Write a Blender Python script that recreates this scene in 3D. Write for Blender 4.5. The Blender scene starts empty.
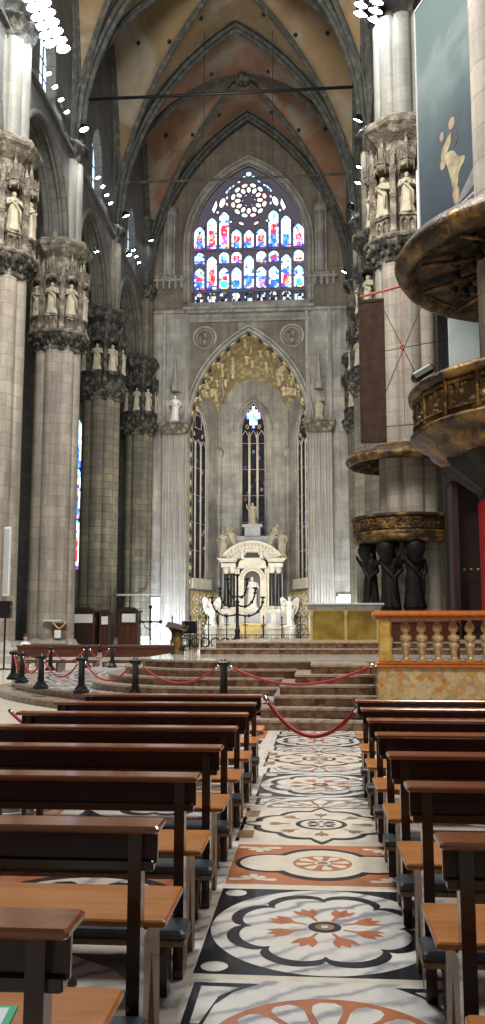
import bpy, bmesh, math, random
from math import sin, cos, pi, sqrt, radians
from mathutils import Vector, Matrix
from mathutils.geometry import tessellate_polygon
C = bpy.context.scene.collection
R = random.Random(7)

# ------------------------------------------------------------------ materials
def new_mat(name):
    m = bpy.data.materials.new(name); m.use_nodes = True
    nt = m.node_tree; b = nt.nodes['Principled BSDF']
    return m, nt, b
def N(nt, t, **k):
    n = nt.nodes.new(t)
    for a, v in k.items():
        if a in n.inputs: n.inputs[a].default_value = v
        else: setattr(n, a, v)
    return n
def ramp(nt, fac, stops):
    r = nt.nodes.new('ShaderNodeValToRGB'); e = r.color_ramp.elements
    while len(e) < len(stops): e.new(.5)
    for i, (p, c) in enumerate(stops):
        e[i].position = p; e[i].color = (c[0], c[1], c[2], 1)
    nt.links.new(fac, r.inputs[0]); return r.outputs[0]
def mixc(nt, fac, a, b, mode='MIX'):
    n = nt.nodes.new('ShaderNodeMix'); n.data_type = 'RGBA'; n.blend_type = mode
    for i, v in ((0, fac), (6, a), (7, b)):
        if isinstance(v, (int, float)): n.inputs[i].default_value = v
        elif isinstance(v, tuple): n.inputs[i].default_value = (v[0], v[1], v[2], 1)
        else: nt.links.new(v, n.inputs[i])
    return n.outputs[2]
def noise(nt, scale, detail=5, vec=None, dist=0, rough=.55):
    n = N(nt, 'ShaderNodeTexNoise', Scale=scale, Detail=detail, Distortion=dist, Roughness=rough)
    if vec is not None: nt.links.new(vec, n.inputs['Vector'])
    return n.outputs['Fac']
def coords(nt, kind='Object'):
    return nt.nodes.new('ShaderNodeTexCoord').outputs[kind]
def bump(nt, b, h, s=.3, d=.05):
    n = N(nt, 'ShaderNodeBump', Strength=s, Distance=d)
    nt.links.new(h, n.inputs['Height']); nt.links.new(n.outputs[0], b.inputs['Normal'])

def plain(name, col, rough=.6, metal=0, var=.25, scale=6, bs=.15, spec=.5):
    m, nt, b = new_mat(name); v = coords(nt)
    d = tuple(c * (1 - var) for c in col); l = tuple(min(1, c * (1 + var)) for c in col)
    f = noise(nt, scale, 6, v)
    nt.links.new(ramp(nt, f, [(.3, d), (.7, l)]), b.inputs['Base Color'])
    b.inputs['Roughness'].default_value = rough; b.inputs['Metallic'].default_value = metal
    b.inputs['Specular IOR Level'].default_value = spec
    if bs: bump(nt, b, noise(nt, scale * 4, 4, v), bs, .02)
    return m

def masonry(name, c1, c2, stain, mortar, bw=1.1, rh=.55, stain_amt=.6, streak=True, rough=.8):
    """coursed marble blocks with weathering"""
    m, nt, b = new_mat(name); v = coords(nt)
    sep = nt.nodes.new('ShaderNodeSeparateXYZ'); nt.links.new(v, sep.inputs[0])
    add = N(nt, 'ShaderNodeMath', operation='ADD'); nt.links.new(sep.outputs[0], add.inputs[0]); nt.links.new(sep.outputs[1], add.inputs[1])
    cmb = nt.nodes.new('ShaderNodeCombineXYZ'); nt.links.new(add.outputs[0], cmb.inputs[0]); nt.links.new(sep.outputs[2], cmb.inputs[1])
    br = nt.nodes.new('ShaderNodeTexBrick'); nt.links.new(cmb.outputs[0], br.inputs['Vector'])
    br.inputs['Scale'].default_value = 1; br.inputs['Brick Width'].default_value = bw; br.inputs['Row Height'].default_value = rh
    br.inputs['Mortar Size'].default_value = .022; br.inputs['Mortar Smooth'].default_value = .4; br.inputs['Bias'].default_value = 0
    for i, c in (('Color1', c1), ('Color2', c2), ('Mortar', mortar)): br.inputs[i].default_value = (*c, 1)
    col = br.outputs['Color']
    n1 = noise(nt, .35, 7, v, .6, .65)
    f = ramp(nt, n1, [(.42, (0, 0, 0)), (.62, (stain_amt,) * 3)])
    col = mixc(nt, f, col, stain)
    if streak:
        mp = N(nt, 'ShaderNodeMapping'); mp.inputs['Scale'].default_value = (2.2, 2.2, .12); nt.links.new(v, mp.inputs[0])
        n2 = noise(nt, 1.3, 6, mp.outputs[0], .3, .7)
        f2 = ramp(nt, n2, [(.35, (.55, .55, .55)), (.6, (1, 1, 1)), (.8, (1.0, 1.0, 1.0))])
        col = mixc(nt, .8, col, f2, 'MULTIPLY')
    n3 = noise(nt, 7, 6, v, .4, .7)
    f3 = ramp(nt, n3, [(.3, (.72, .72, .72)), (.65, (1, 1, 1))])
    col = mixc(nt, .7, col, f3, 'MULTIPLY')
    nt.links.new(col, b.inputs['Base Color'])
    b.inputs['Roughness'].default_value = rough
    bump(nt, b, br.outputs['Fac'], -.5, .03) if False else bump(nt, b, n3, .35, .03)
    return m

def marble(name, base, vein, scale=3., amt=.8, rough=.14, ang=.6, width=.35, spec=.5):
    """polished floor marble, diagonal veins"""
    m, nt, b = new_mat(name); v = coords(nt)
    mp = N(nt, 'ShaderNodeMapping'); mp.inputs['Rotation'].default_value = (0, 0, ang); nt.links.new(v, mp.inputs[0])
    w = N(nt, 'ShaderNodeTexWave', Scale=scale, Distortion=7., Detail=4.)
    w.inputs['Detail Scale'].default_value = 1.4; nt.links.new(mp.outputs[0], w.inputs['Vector'])
    f = ramp(nt, w.outputs['Fac'], [(0, (amt,) * 3), (width, (amt * .2,) * 3), (.7, (0, 0, 0))])
    n = noise(nt, .9, 5, v, .5)
    f = mixc(nt, 1., f, ramp(nt, n, [(.35, (.15,) * 3), (.65, (1,) * 3)]), 'MULTIPLY')
    col = mixc(nt, f, base, vein)
    n2 = noise(nt, 9, 5, v)
    col = mixc(nt, .5, col, ramp(nt, n2, [(.3, (.75,) * 3), (.7, (1,) * 3)]), 'MULTIPLY')
    nt.links.new(col, b.inputs['Base Color'])
    b.inputs['Roughness'].default_value = rough; b.inputs['Specular IOR Level'].default_value = spec
    return m

def wood(name, a, c, scale=1., rough=.25, axis=0, coat=.3):
    m, nt, b = new_mat(name); v = coords(nt)
    mp = N(nt, 'ShaderNodeMapping'); s = [9 * scale] * 3; s[axis] = .9 * scale
    mp.inputs['Scale'].default_value = s; nt.links.new(v, mp.inputs[0])
    n = noise(nt, 2.2, 8, mp.outputs[0], .6, .65)
    nt.links.new(ramp(nt, n, [(.28, a), (.72, c)]), b.inputs['Base Color'])
    r = noise(nt, 5, 4, v)
    rr = N(nt, 'ShaderNodeMapRange'); rr.inputs['To Min'].default_value = rough * .7; rr.inputs['To Max'].default_value = rough * 1.6
    nt.links.new(r, rr.inputs[0]); nt.links.new(rr.outputs[0], b.inputs['Roughness'])
    b.inputs['Coat Weight'].default_value = coat; b.inputs['Coat Roughness'].default_value = .15
    return m

def breccia(name, cols, scale=7, rough=.2):
    m, nt, b = new_mat(name); v = coords(nt)
    nz = N(nt, 'ShaderNodeTexNoise', Scale=3., Detail=5.); nt.links.new(v, nz.inputs['Vector'])
    vv = mixc(nt, .12, v, nz.outputs['Color'])
    vo = N(nt, 'ShaderNodeTexVoronoi', Scale=scale); nt.links.new(vv, vo.inputs['Vector'])
    sp = nt.nodes.new('ShaderNodeSeparateColor'); nt.links.new(vo.outputs['Color'], sp.inputs[0])
    k = len(cols)
    col = ramp(nt, sp.outputs[0], [(i / (k - 1), c) for i, c in enumerate(cols)])
    n2 = noise(nt, 14, 6, v, 1)
    col = mixc(nt, .6, col, ramp(nt, n2, [(.3, (.45,) * 3), (.7, (1,) * 3)]), 'MULTIPLY')
    nt.links.new(col, b.inputs['Base Color']); b.inputs['Roughness'].default_value = rough
    return m

def emit(name, col, strength):
    m, nt, b = new_mat(name)
    b.inputs['Base Color'].default_value = (*col, 1)
    b.inputs['Emission Color'].default_value = (*col, 1); b.inputs['Emission Strength'].default_value = strength
    return m

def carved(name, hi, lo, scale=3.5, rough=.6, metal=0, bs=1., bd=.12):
    """deeply cut relief: colour darkens into the hollows, following the carving height"""
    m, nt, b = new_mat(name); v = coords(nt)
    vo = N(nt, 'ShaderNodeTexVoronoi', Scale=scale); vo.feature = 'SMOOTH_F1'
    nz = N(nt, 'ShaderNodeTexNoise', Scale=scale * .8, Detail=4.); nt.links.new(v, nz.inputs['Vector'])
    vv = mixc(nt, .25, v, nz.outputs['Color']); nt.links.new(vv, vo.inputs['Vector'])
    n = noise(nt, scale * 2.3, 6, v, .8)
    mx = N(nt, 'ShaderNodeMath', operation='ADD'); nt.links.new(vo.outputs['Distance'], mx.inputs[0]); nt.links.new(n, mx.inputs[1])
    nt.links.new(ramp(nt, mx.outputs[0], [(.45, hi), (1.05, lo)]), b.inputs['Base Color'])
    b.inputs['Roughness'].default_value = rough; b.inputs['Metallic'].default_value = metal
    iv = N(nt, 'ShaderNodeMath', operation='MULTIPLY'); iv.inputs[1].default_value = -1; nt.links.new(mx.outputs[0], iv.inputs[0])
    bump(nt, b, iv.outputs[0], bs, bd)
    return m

M = {}
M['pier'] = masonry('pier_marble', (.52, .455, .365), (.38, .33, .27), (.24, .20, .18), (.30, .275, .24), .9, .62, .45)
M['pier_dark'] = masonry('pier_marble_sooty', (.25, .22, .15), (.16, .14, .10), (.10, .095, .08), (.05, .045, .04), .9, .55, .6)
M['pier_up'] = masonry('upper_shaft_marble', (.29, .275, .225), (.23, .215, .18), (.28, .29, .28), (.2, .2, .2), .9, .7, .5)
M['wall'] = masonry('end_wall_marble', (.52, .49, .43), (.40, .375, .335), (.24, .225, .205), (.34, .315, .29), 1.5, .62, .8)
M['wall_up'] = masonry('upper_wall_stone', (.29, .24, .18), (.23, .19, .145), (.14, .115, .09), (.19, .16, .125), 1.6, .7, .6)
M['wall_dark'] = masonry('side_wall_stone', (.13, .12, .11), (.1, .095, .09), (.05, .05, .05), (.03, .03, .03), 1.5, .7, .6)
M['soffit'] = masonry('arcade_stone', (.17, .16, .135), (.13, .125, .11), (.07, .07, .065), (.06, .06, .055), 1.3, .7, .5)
M['moulded'] = masonry('moulded_pilaster_marble', (.50, .47, .42), (.45, .42, .37), (.30, .28, .26), (.36, .34, .3), 7, 1.9, .5)
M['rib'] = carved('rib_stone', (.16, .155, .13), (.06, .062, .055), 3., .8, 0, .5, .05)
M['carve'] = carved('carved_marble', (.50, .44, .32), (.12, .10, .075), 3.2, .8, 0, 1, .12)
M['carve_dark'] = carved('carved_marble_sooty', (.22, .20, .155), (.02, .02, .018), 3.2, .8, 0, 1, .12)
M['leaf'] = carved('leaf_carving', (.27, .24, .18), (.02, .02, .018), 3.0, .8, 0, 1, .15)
M['statue'] = plain('statue_marble', (.42, .37, .27), .7, 0, .25, 3)
M['statue_white'] = plain('white_statue_marble', (.78, .74, .66), .55, 0, .15, 3)
M['gold_relief'] = carved('gilded_relief', (.74, .66, .40), (.36, .28, .14), 3.2, .7, 0, .9, .2)
M['gold_dull'] = plain('gilded_carving', (.60, .46, .18), .5, .2, .35, 3)
M['relief_fig'] = plain('relief_stone', (.66, .58, .36), .7, 0, .35, 3)
M['web_near'] = None
def web(name, a, b_, c):
    m, nt, b = new_mat(name); v = coords(nt)
    n1 = noise(nt, .3, 8, v, .8, .65); n2 = noise(nt, .16, 6, v, 1.5, .6)
    col = ramp(nt, n1, [(.35, a), (.65, b_)])
    col = mixc(nt, ramp(nt, n2, [(.50, (0,) * 3), (.62, (.8,) * 3)]), col, c)
    nt.links.new(col, b.inputs['Base Color']); b.inputs['Roughness'].default_value = .9
    return m
M['web_near'] = web('vault_plaster_ochre', (.20, .14, .07), (.31, .215, .115), (.34, .30, .24))
M['web_far'] = web('vault_plaster_red', (.19, .105, .06), (.29, .165, .10), (.30, .26, .21))
M['black'] = plain('black_iron', (.012, .012, .013), .45, .3, .3, 6, 0)
M['blackmetal'] = plain('black_painted_metal', (.008, .008, .01), .35, .2, .2, 6, 0)
M['bronze_dark'] = plain('black_bronze', (.012, .010, .008), .6, .2, .4, 4, .15, .25)
M['bronze'] = carved('gilded_bronze', (.38, .21, .05), (.055, .028, .008), 3.2, .42, .45, .9, .06)
M['bronze_rim'] = carved('bronze_moulding', (.36, .20, .05), (.035, .018, .006), 2.8, .42, .4, .9, .05)
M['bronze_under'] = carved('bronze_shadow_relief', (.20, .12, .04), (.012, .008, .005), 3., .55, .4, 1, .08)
M['gold'] = plain('gold_panel', (.42, .29, .06), .35, .55, .4, 2.5, .1)
M['pew'] = wood('dark_walnut', (.012, .003, .002), (.055, .010, .006), 1., .22, 0, .5)
M['pewtop'] = wood('walnut_top_lit', (.20, .06, .024), (.38, .14, .055), 1., .18, 0, .6)  # lighter than the other pew wood: ledge reflections put into the colour
M['seat'] = wood('oak_seat', (.36, .12, .022), (.56, .22, .045), .8, .3, 0, .35)
M['edge'] = wood('lit_cheek_kneeler_wood', (.16, .095, .05), (.30, .20, .115), .8, .45, 2, .1)  # light brown; on the cheeks, light on their side faces put into colour
M['pad'] = plain('slate_leather', (.055, .07, .085), .35, 0, .2, 8)
M['redwood'] = wood('red_bench_wood', (.05, .014, .007), (.12, .036, .014), .8, .3, 0, .3)
M['velvet'] = plain('red_velvet', (.50, .012, .02), .8, 0, .3, 10)
M['rope'] = plain('red_rope_cord', (.36, .02, .03), .7, 0, .3, 30)
M['chrome'] = plain('chrome', (.7, .7, .7), .2, 1, .1, 4, 0)
M['w'] = marble('white_marble', (.80, .78, .73), (.10, .13, .20), 2.0, .95, .14, .95, .30)
M['w2'] = marble('cream_marble', (.78, .72, .60), (.5, .42, .33), 1.2, .35, .18, .5)
M['k'] = marble('black_marble', (.012, .018, .028), (.07, .08, .1), 1.5, .5, .16, .3)
M['o'] = marble('red_verona_marble', (.52, .19, .09), (.30, .10, .05), 2.2, .6, .2, .2)
M['br'] = marble('brown_marble', (.34, .20, .12), (.2, .11, .07), 2.2, .6, .2, .2)
M['g'] = marble('grey_marble', (.42, .42, .40), (.25, .26, .28), 1.5, .6, .2, 1.2)
M['tread'] = marble('step_tread', (.42, .35, .28), (.22, .14, .10), 1.6, .8, .2, .3)
M['riser'] = breccia('step_riser', [(.15, .06, .035), (.24, .12, .065), (.32, .20, .11), (.10, .04, .025)], 11)
M['top'] = marble('platform_marble', (.55, .53, .47), (.3, .28, .26), 1.2, .6, .1, .4)
M['rail'] = marble('orange_marble', (.56, .17, .045), (.38, .09, .03), 2., .6, .15, .1)
M['breccia'] = breccia('yellow_breccia', [(.66, .26, .06), (.78, .55, .24), (.62, .50, .30), (.80, .64, .36), (.70, .42, .13), (.50, .42, .28)], 13)
M['yellow'] = breccia('yellow_marble', [(.74, .46, .10), (.82, .60, .20), (.68, .38, .08)], 9)
M['baluster'] = breccia('baluster_marble', [(.60, .40, .17), (.72, .54, .28), (.50, .32, .14)], 12)
M['altar'] = plain('altar_white_marble', (.66, .61, .50), .45, 0, .15, 2)
M['altar_gold'] = plain('altar_gilding', (.62, .46, .20), .45, .3, .25, 2)
M['altar_grey'] = plain('altar_grey_marble', (.35, .35, .36), .3, 0, .2, 2)
M['altar_black'] = plain('altar_black_marble', (.03, .028, .025), .25, 0, .3, 2, 0)
M['slab'] = marble('altar_slab', (.5, .5, .5), (.3, .3, .32), 1.5, .5, .2)
M['lamp'] = emit('lamp_glow', (.86, .94, 1.), 60)
M['cleglass'] = emit('clerestory_glass', (.62, .78, .95), 1.6)
M['glare'] = plain('white_door_paint', (.8, .82, .84), .5, 0, .05, 2, 0)
M['whitepanel'] = plain('white_enamel', (.75, .76, .76), .4, 0, .08, 3, 0)
M['palegrey'] = plain('pale_grey_tone', (.36, .42, .42), .6, 0, .12, 1, 0)
def stained(name, strength, sat=1.):
    m, nt, b = new_mat(name)
    a = N(nt, 'ShaderNodeVertexColor'); a.layer_name = 'glass'
    b.inputs['Base Color'].default_value = (.004, .004, .004, 1); b.inputs['Roughness'].default_value = .9; b.inputs['Specular IOR Level'].default_value = .1
    nt.links.new(a.outputs[0], b.inputs['Emission Color']); b.inputs['Emission Strength'].default_value = strength
    return m
M['stained'] = stained('stained_glass', 2.6)
M['skin'] = plain('skin', (.55, .33, .24), .6, 0, .1, 6, 0)
M['shirt'] = plain('white_shirt', (.8, .78, .76), .8, 0, .08, 6, 0)
M['hair'] = plain('dark_hair', (.03, .02, .015), .7, 0, .2, 20, 0)
M['trouser'] = plain('beige_cloth', (.45, .3, .2), .8, 0, .1, 6, 0)
M['paper'] = plain('paper', (.78, .82, .84), .7, 0, .05, 6, 0)
M['green'] = plain('green_print', (.03, .42, .22), .6, 0, .08, 6, 0)
M['brownpanel'] = wood('brown_panel', (.028, .012, .006), (.05, .021, .010), .3, .8, 2, 0)
M['wire'] = plain('dark_wire', (.05, .03, .025), .6, .3, .1, 6, 0)
M['rust'] = plain('red_iron', (.40, .10, .06), .6, .2, .2, 6, 0)
M['darkred'] = wood('dark_red_wood', (.008, .003, .003), (.035, .008, .006), .6, .45, 2, 0)

# ------------------------------------------------------------------ mesh builder
class MB:
    def __init__(s): s.v = []; s.f = []; s.m = []; s.s = []
    def add(s, vs, fs, mi=0, sm=False, X=None):
        o = len(s.v)
        s.v += [tuple(X @ Vector(p)) for p in vs] if X is not None else [tuple(p) for p in vs]
        for f in fs: s.f.append([i + o for i in f]); s.m.append(mi); s.s.append(sm)
    def box(s, x0, x1, y0, y1, z0, z1, mi=0, X=None):
        v = [(x, y, z) for z in (z0, z1) for y in (y0, y1) for x in (x0, x1)]
        s.add(v, [(0, 2, 3, 1), (4, 5, 7, 6), (0, 1, 5, 4), (2, 6, 7, 3), (0, 4, 6, 2), (1, 3, 7, 5)], mi, False, X)
    def bbox(s, x0, x1, y0, y1, z0, z1, b=.01, mi=0, X=None):
        """box with chamfered vertical+horizontal edges"""
        v = []
        for (z, i) in ((z0, b), (z0 + b, 0), (z1 - b, 0), (z1, b)):
            a0, a1, c0, c1 = x0 + i, x1 - i, y0 + i, y1 - i
            v += [(a0 + b, c0, z), (a1 - b, c0, z), (a1, c0 + b, z), (a1, c1 - b, z), (a1 - b, c1, z), (a0 + b, c1, z), (a0, c1 - b, z), (a0, c0 + b, z)]
        f = [tuple(range(7, -1, -1)), tuple(range(24, 32))]
        for k in range(3):
            for i in range(8): j = (i + 1) % 8; f.append((k * 8 + i, k * 8 + j, k * 8 + 8 + j, k * 8 + 8 + i))
        s.add(v, f, mi, False, X)
    def lathe(s, prof, n=24, c=(0, 0, 0), mi=0, lobe=None, cap=True, X=None, sm=True, sx=1, sy=1, ph=0):
        v = []
        for (r, z) in prof:
            for i in range(n):
                t = 2 * pi * i / n + ph; q = r * (lobe(t, z) if lobe else 1)
                v.append((c[0] + q * cos(t) * sx, c[1] + q * sin(t) * sy, c[2] + z))
        f = []
        for k in range(len(prof) - 1):
            for i in range(n):
                j = (i + 1) % n; f.append((k * n + i, k * n + j, k * n + n + j, k * n + n + i))
        s.add(v, f, mi, sm, X)
        if cap:
            m = len(prof) - 1
            s.add(v[:n], [tuple(range(n - 1, -1, -1))], mi, False, X)
            s.add(v[m * n:], [tuple(range(n))], mi, False, X)
    def tube(s, pts, r, n=8, mi=0, cap=True, X=None, sm=True):
        pts = [Vector(p) for p in pts]; v = []; k = len(pts); up = None
        for i, p in enumerate(pts):
            d = (pts[min(i + 1, k - 1)] - pts[max(i - 1, 0)]).normalized()
            if up is None:
                up = Vector((0, 0, 1)) if abs(d.z) < .9 else Vector((1, 0, 0))
            a = d.cross(up).normalized(); b = a.cross(d).normalized(); up = b
            q = r[i] if isinstance(r, (list, tuple)) else r
            for j in range(n):
                t = 2 * pi * j / n; v.append(p + a * (q * cos(t)) + b * (q * sin(t)))
        f = []
        for i in range(k - 1):
            for j in range(n):
                l = (j + 1) % n; f.append((i * n + j, i * n + l, i * n + n + l, i * n + n + j))
        if cap: f += [tuple(range(n - 1, -1, -1)), tuple(range((k - 1) * n, k * n))]
        s.add(v, f, mi, sm, X)
    def prism(s, outer, d0, d1, holes=(), mi=0, X=None, T=None):
        """2-D polygon (a,b) extruded; default maps (a,b,d)->(a,d,b) i.e. an XZ outline with depth in Y"""
        T = T or (lambda a, b, d: (a, d, b))
        loops = [list(outer)] + [list(h) for h in holes]
        tri = tessellate_polygon([[Vector((p[0], p[1], 0)) for p in l] for l in loops])
        flat = [p for l in loops for p in l]; n = len(flat)
        v = [T(p[0], p[1], d0) for p in flat] + [T(p[0], p[1], d1) for p in flat]
        f = [tuple(t) for t in tri] + [tuple(i + n for i in reversed(t)) for t in tri]
        o = 0
        for l in loops:
            k = len(l)
            for i in range(k):
                j = (i + 1) % k; f.append((o + i, o + j, n + o + j, n + o + i))
            o += k
        s.add(v, f, mi, False, X)
    def ball(s, c, r, n=10, m=7, mi=0, X=None, sc=(1, 1, 1)):
        pr = [(max(.001, sin(pi * k / m)) * r, -cos(pi * k / m) * r) for k in range(m + 1)]
        v = []; 
        for (q, z) in pr:
            for i in range(n):
                t = 2 * pi * i / n; v.append((c[0] + q * cos(t) * sc[0], c[1] + q * sin(t) * sc[1], c[2] + z * sc[2]))
        f = [(k * n + i, k * n + (i + 1) % n, k * n + n + (i + 1) % n, k * n + n + i) for k in range(m) for i in range(n)]
        s.add(v, f, mi, True, X)
    def build(s, name, mats, parent=None, loc=None, rz=0, label=None, fix=True):
        me = bpy.data.meshes.new(name); me.from_pydata(s.v, [], s.f)
        mats = mats if isinstance(mats, (list, tuple)) else [mats]
        for m in mats: me.materials.append(m)
        me.polygons.foreach_set('material_index', s.m); me.polygons.foreach_set('use_smooth', s.s)
        me.update()
        if fix:
            bm = bmesh.new(); bm.from_mesh(me); bmesh.ops.recalc_face_normals(bm, faces=bm.faces); bm.to_mesh(me); bm.free()
        o = bpy.data.objects.new(name, me); C.objects.link(o)
        if parent: o.parent = parent
        if loc: o.location = loc
        if rz: o.rotation_euler.z = rz
        if label: o['label'] = label
        return o

def tag(o, label, cat, group=None):
    o['label'] = label; o['category'] = cat
    if group: o['group'] = group
    return o
def empty(name, loc, label, cat, group=None, rz=0):
    o = bpy.data.objects.new(name, None); C.objects.link(o); o.location = loc; o.rotation_euler.z = rz
    o.empty_display_size = .1
    return tag(o, label, cat, group)
def struct(o): o['kind'] = 'structure'; return o
def dup(root, loc, label, rz=0, group=None):
    r = root.copy(); C.objects.link(r); r.location = loc; r.rotation_euler.z = rz; r['label'] = label
    if group: r['group'] = group
    def rec(a, b):
        for ch in [q for q in kids.get(a.name, [])]:
            c = ch.copy(); C.objects.link(c); c.parent = b; rec(ch, c)
    kids = {}
    for q in bpy.data.objects:
        if q.parent: kids.setdefault(q.parent.name, []).append(q)
    rec(root, r)
    return r

def pointed(a, h, z0, n=12, cx=0, flip=False):
    """points from left spring over apex to right spring"""
    Rr = (a * a + h * h) / (2 * a); out = []
    for i in range(n + 1):
        x = -a + a * (i / n); d = x + a
        out.append((cx + x, z0 + sqrt(max(0, Rr * Rr - (Rr - d) ** 2))))
    # denser near springing
    l = []
    th = math.acos((Rr - a) / Rr)
    for i in range(n + 1):
        t = th * i / n; l.append((cx - a + Rr - Rr * cos(t), z0 + Rr * sin(t)))
    return l + [(2 * cx - x, z) for (x, z) in reversed(l[:-1])]

# ------------------------------------------------------------------ statues
def add_statue(mb, h=1.9, seed=0, X=None, mi=0, pose=0, hold=False):
    r = random.Random(seed * 13 + 5)
    sway = r.uniform(-.035, .035); ph = r.uniform(0, 6.28); nf = r.choice((6, 7, 8)); tw = r.uniform(-1.5, 1.5)
    secs = [(0, .165, .14), (.04, .17, .145), (.14, .15, .125), (.28, .135, .115), (.42, .13, .11), (.52, .128, .1), (.6, .115, .09), (.68, .13, .095),
            (.75, .15, .10), (.80, .155, .09), (.83, .11, .075), (.85, .055, .05), (.875, .042, .042)]
    n = 22; v = []
    for (z, a, b) in secs:
        k = max(0, 1 - z / .62)
        for i in range(n):
            t = 2 * pi * i / n; q = 1 + (.05 + .10 * k) * sin(nf * t + ph + tw * z * 2) + .03 * sin(3 * t + z * 9 + ph)
            if z > .8: q = 1
            v.append(((a * q * cos(t) + sway * sin(z * pi)) * h, b * q * sin(t) * h, z * h))
    f = [(k * n + i, k * n + (i + 1) % n, k * n + n + (i + 1) % n, k * n + n + i) for k in range(len(secs) - 1) for i in range(n)]
    f.append(tuple(range(n - 1, -1, -1)))
    mb.add(v, f, mi, True, X)
    mb.ball((sway * .3 * h, -.008 * h, .925 * h), .065 * h, 12, 8, mi, X, (.78, .92, 1.1))
    mb.ball((sway * .3 * h, .012 * h, .935 * h), .067 * h, 10, 6, mi, X, (.85, .9, 1.0))     # hair
    mb.ball((sway * .3 * h, -.068 * h, .918 * h), .013 * h, 6, 4, mi, X, (.7, 1, 1.5))        # nose
    mb.ball((sway * .3 * h, -.05 * h, .88 * h), .022 * h, 6, 4, mi, X)                       # beard or chin
    poses = [((-1, [( .14, 0, .79), (.2, -.01, .62), (.07, -.13, .60), (.03, -.14, .61)]), (1, [(.14, 0, .79), (.22, .0, .63), (.17, -.13, .52), (.17, -.15, .48)])),
             ((-1, [(.14, 0, .79), (.19, -.03, .64), (.05, -.12, .72), (.02, -.12, .75)]), (1, [(.14, 0, .79), (.2, -.02, .64), (.06, -.13, .68), (.03, -.14, .70)])),
             ((-1, [(.14, 0, .79), (.25, -.03, .72), (.27, -.12, .85), (.27, -.13, .90)]), (1, [(.14, 0, .79), (.19, .02, .62), (.12, -.1, .5), (.1, -.12, .47)]))]
    for (sd, pt) in poses[pose % 3]:
        pp = [(sd * x * h, y * h, z * h) for (x, y, z) in pt]
        mb.tube(pp, [.05 * h, .042 * h, .028 * h, .024 * h], 8, mi, True, X)
    # mantle fold
    mb.tube([(-.13 * h, -.07 * h, .76 * h), (0, -.115 * h, .62 * h), (.12 * h, -.09 * h, .5 * h), (.13 * h, -.1 * h, .2 * h)], [.03 * h, .035 * h, .035 * h, .02 * h], 7, mi, True, X)
    if hold: mb.tube([(-.27 * h, -.13 * h, .1 * h), (-.27 * h, -.13 * h, 1.15 * h)], .012 * h, 6, mi, True, X)

def wings(mb, h, X, mi=0):
    for sd in (-1, 1):
        mb.prism([(sd * .03 * h, .5 * h), (sd * .1 * h, .86 * h), (sd * .26 * h, 1.0 * h), (sd * .34 * h, .92 * h), (sd * .3 * h, .6 * h), (sd * .2 * h, .38 * h)], .06 * h, .1 * h, (), mi, X)

def TR(x, y, z, rz=0, s=1): return Matrix.Translation((x, y, z)) @ Matrix.Rotation(rz, 4, 'Z') @ Matrix.Scale(s, 4)

# ------------------------------------------------------------------ camera
cam_d = bpy.data.cameras.new('camera'); cam = bpy.data.objects.new('camera', cam_d); C.objects.link(cam)
cam.location = (0, 0, 1.5); cam.rotation_euler = (radians(90 + 7.47), 0, radians(4.55))
cam_d.sensor_fit = 'VERTICAL'; cam_d.sensor_height = 24; cam_d.lens = 24 * 900 / 1024; cam_d.clip_end = 400; cam_d.clip_start = .05
bpy.context.scene.camera = cam

AX = -5.6            # axis of the transept
XL, XR = -15.45, 4.4
PY = [40.7, 52.3, 64.0, 76.2]

# ------------------------------------------------------------------ floor with inlay
def sgn(v): return -1 if v < 0 else 1
IN = [M['w'], M['w2'], M['k'], M['o'], M['br'], M['g']]
W_, CR, K_, O_, B_, G_ = range(6)
class Inlay:
    def __init__(s, z): s.mb = MB(); s.z = z
    def poly(s, pts, mi, l):
        z = s.z + l * .0006
        n = len(pts)
        tri = tessellate_polygon([[Vector((p[0], p[1], 0)) for p in pts]])
        s.mb.add([(p[0], p[1], z) for p in pts], [tuple(t) if True else t for t in tri], mi)
    def rect(s, x0, x1, y0, y1, mi, l): s.poly([(x0, y0), (x1, y0), (x1, y1), (x0, y1)], mi, l)
    def polar(s, cx, cy, fn, mi, l, n=64, sy=1., sx=1.):
        s.poly([(cx + sx * fn(2 * pi * i / n) * cos(2 * pi * i / n), cy + sy * fn(2 * pi * i / n) * sin(2 * pi * i / n)) for i in range(n)], mi, l)
    def disc(s, cx, cy, r, mi, l, n=40, sy=1., sx=1.): s.polar(cx, cy, lambda t: r, mi, l, n, sy, sx)
    def petal(s, cx, cy, a, r0, r1, w, mi, l, spread=1.):
        pts = []
        for t, q in ((0, .18), (.25, .45), (.5, .8), (.8, 1.), (.93, .8), (1, 0)):
            pts.append((r0 + (r1 - r0) * t, w * q * .5))
        pts = pts + [(x, -y) for (x, y) in reversed(pts[:-1])]
        s.poly([(cx + x * cos(a) - y * sin(a), cy + x * sin(a) + y * cos(a)) for (x, y) in pts], mi, l)
    def tulip(s, cx, cy, a, r0, r1, w, mi, l):
        pts = [(0, .12), (.35, .2), (.6, .9), (.8, 1.), (1., .95), (.85, .4), (1.08, 0)]
        pts = [(r0 + (r1 - r0) * t, w * q * .5) for t, q in pts]
        pts = pts + [(x, -y) for (x, y) in reversed(pts[:-1])]
        s.poly([(cx + x * cos(a) - y * sin(a), cy + x * sin(a) + y * cos(a)) for (x, y) in pts], mi, l)

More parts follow.
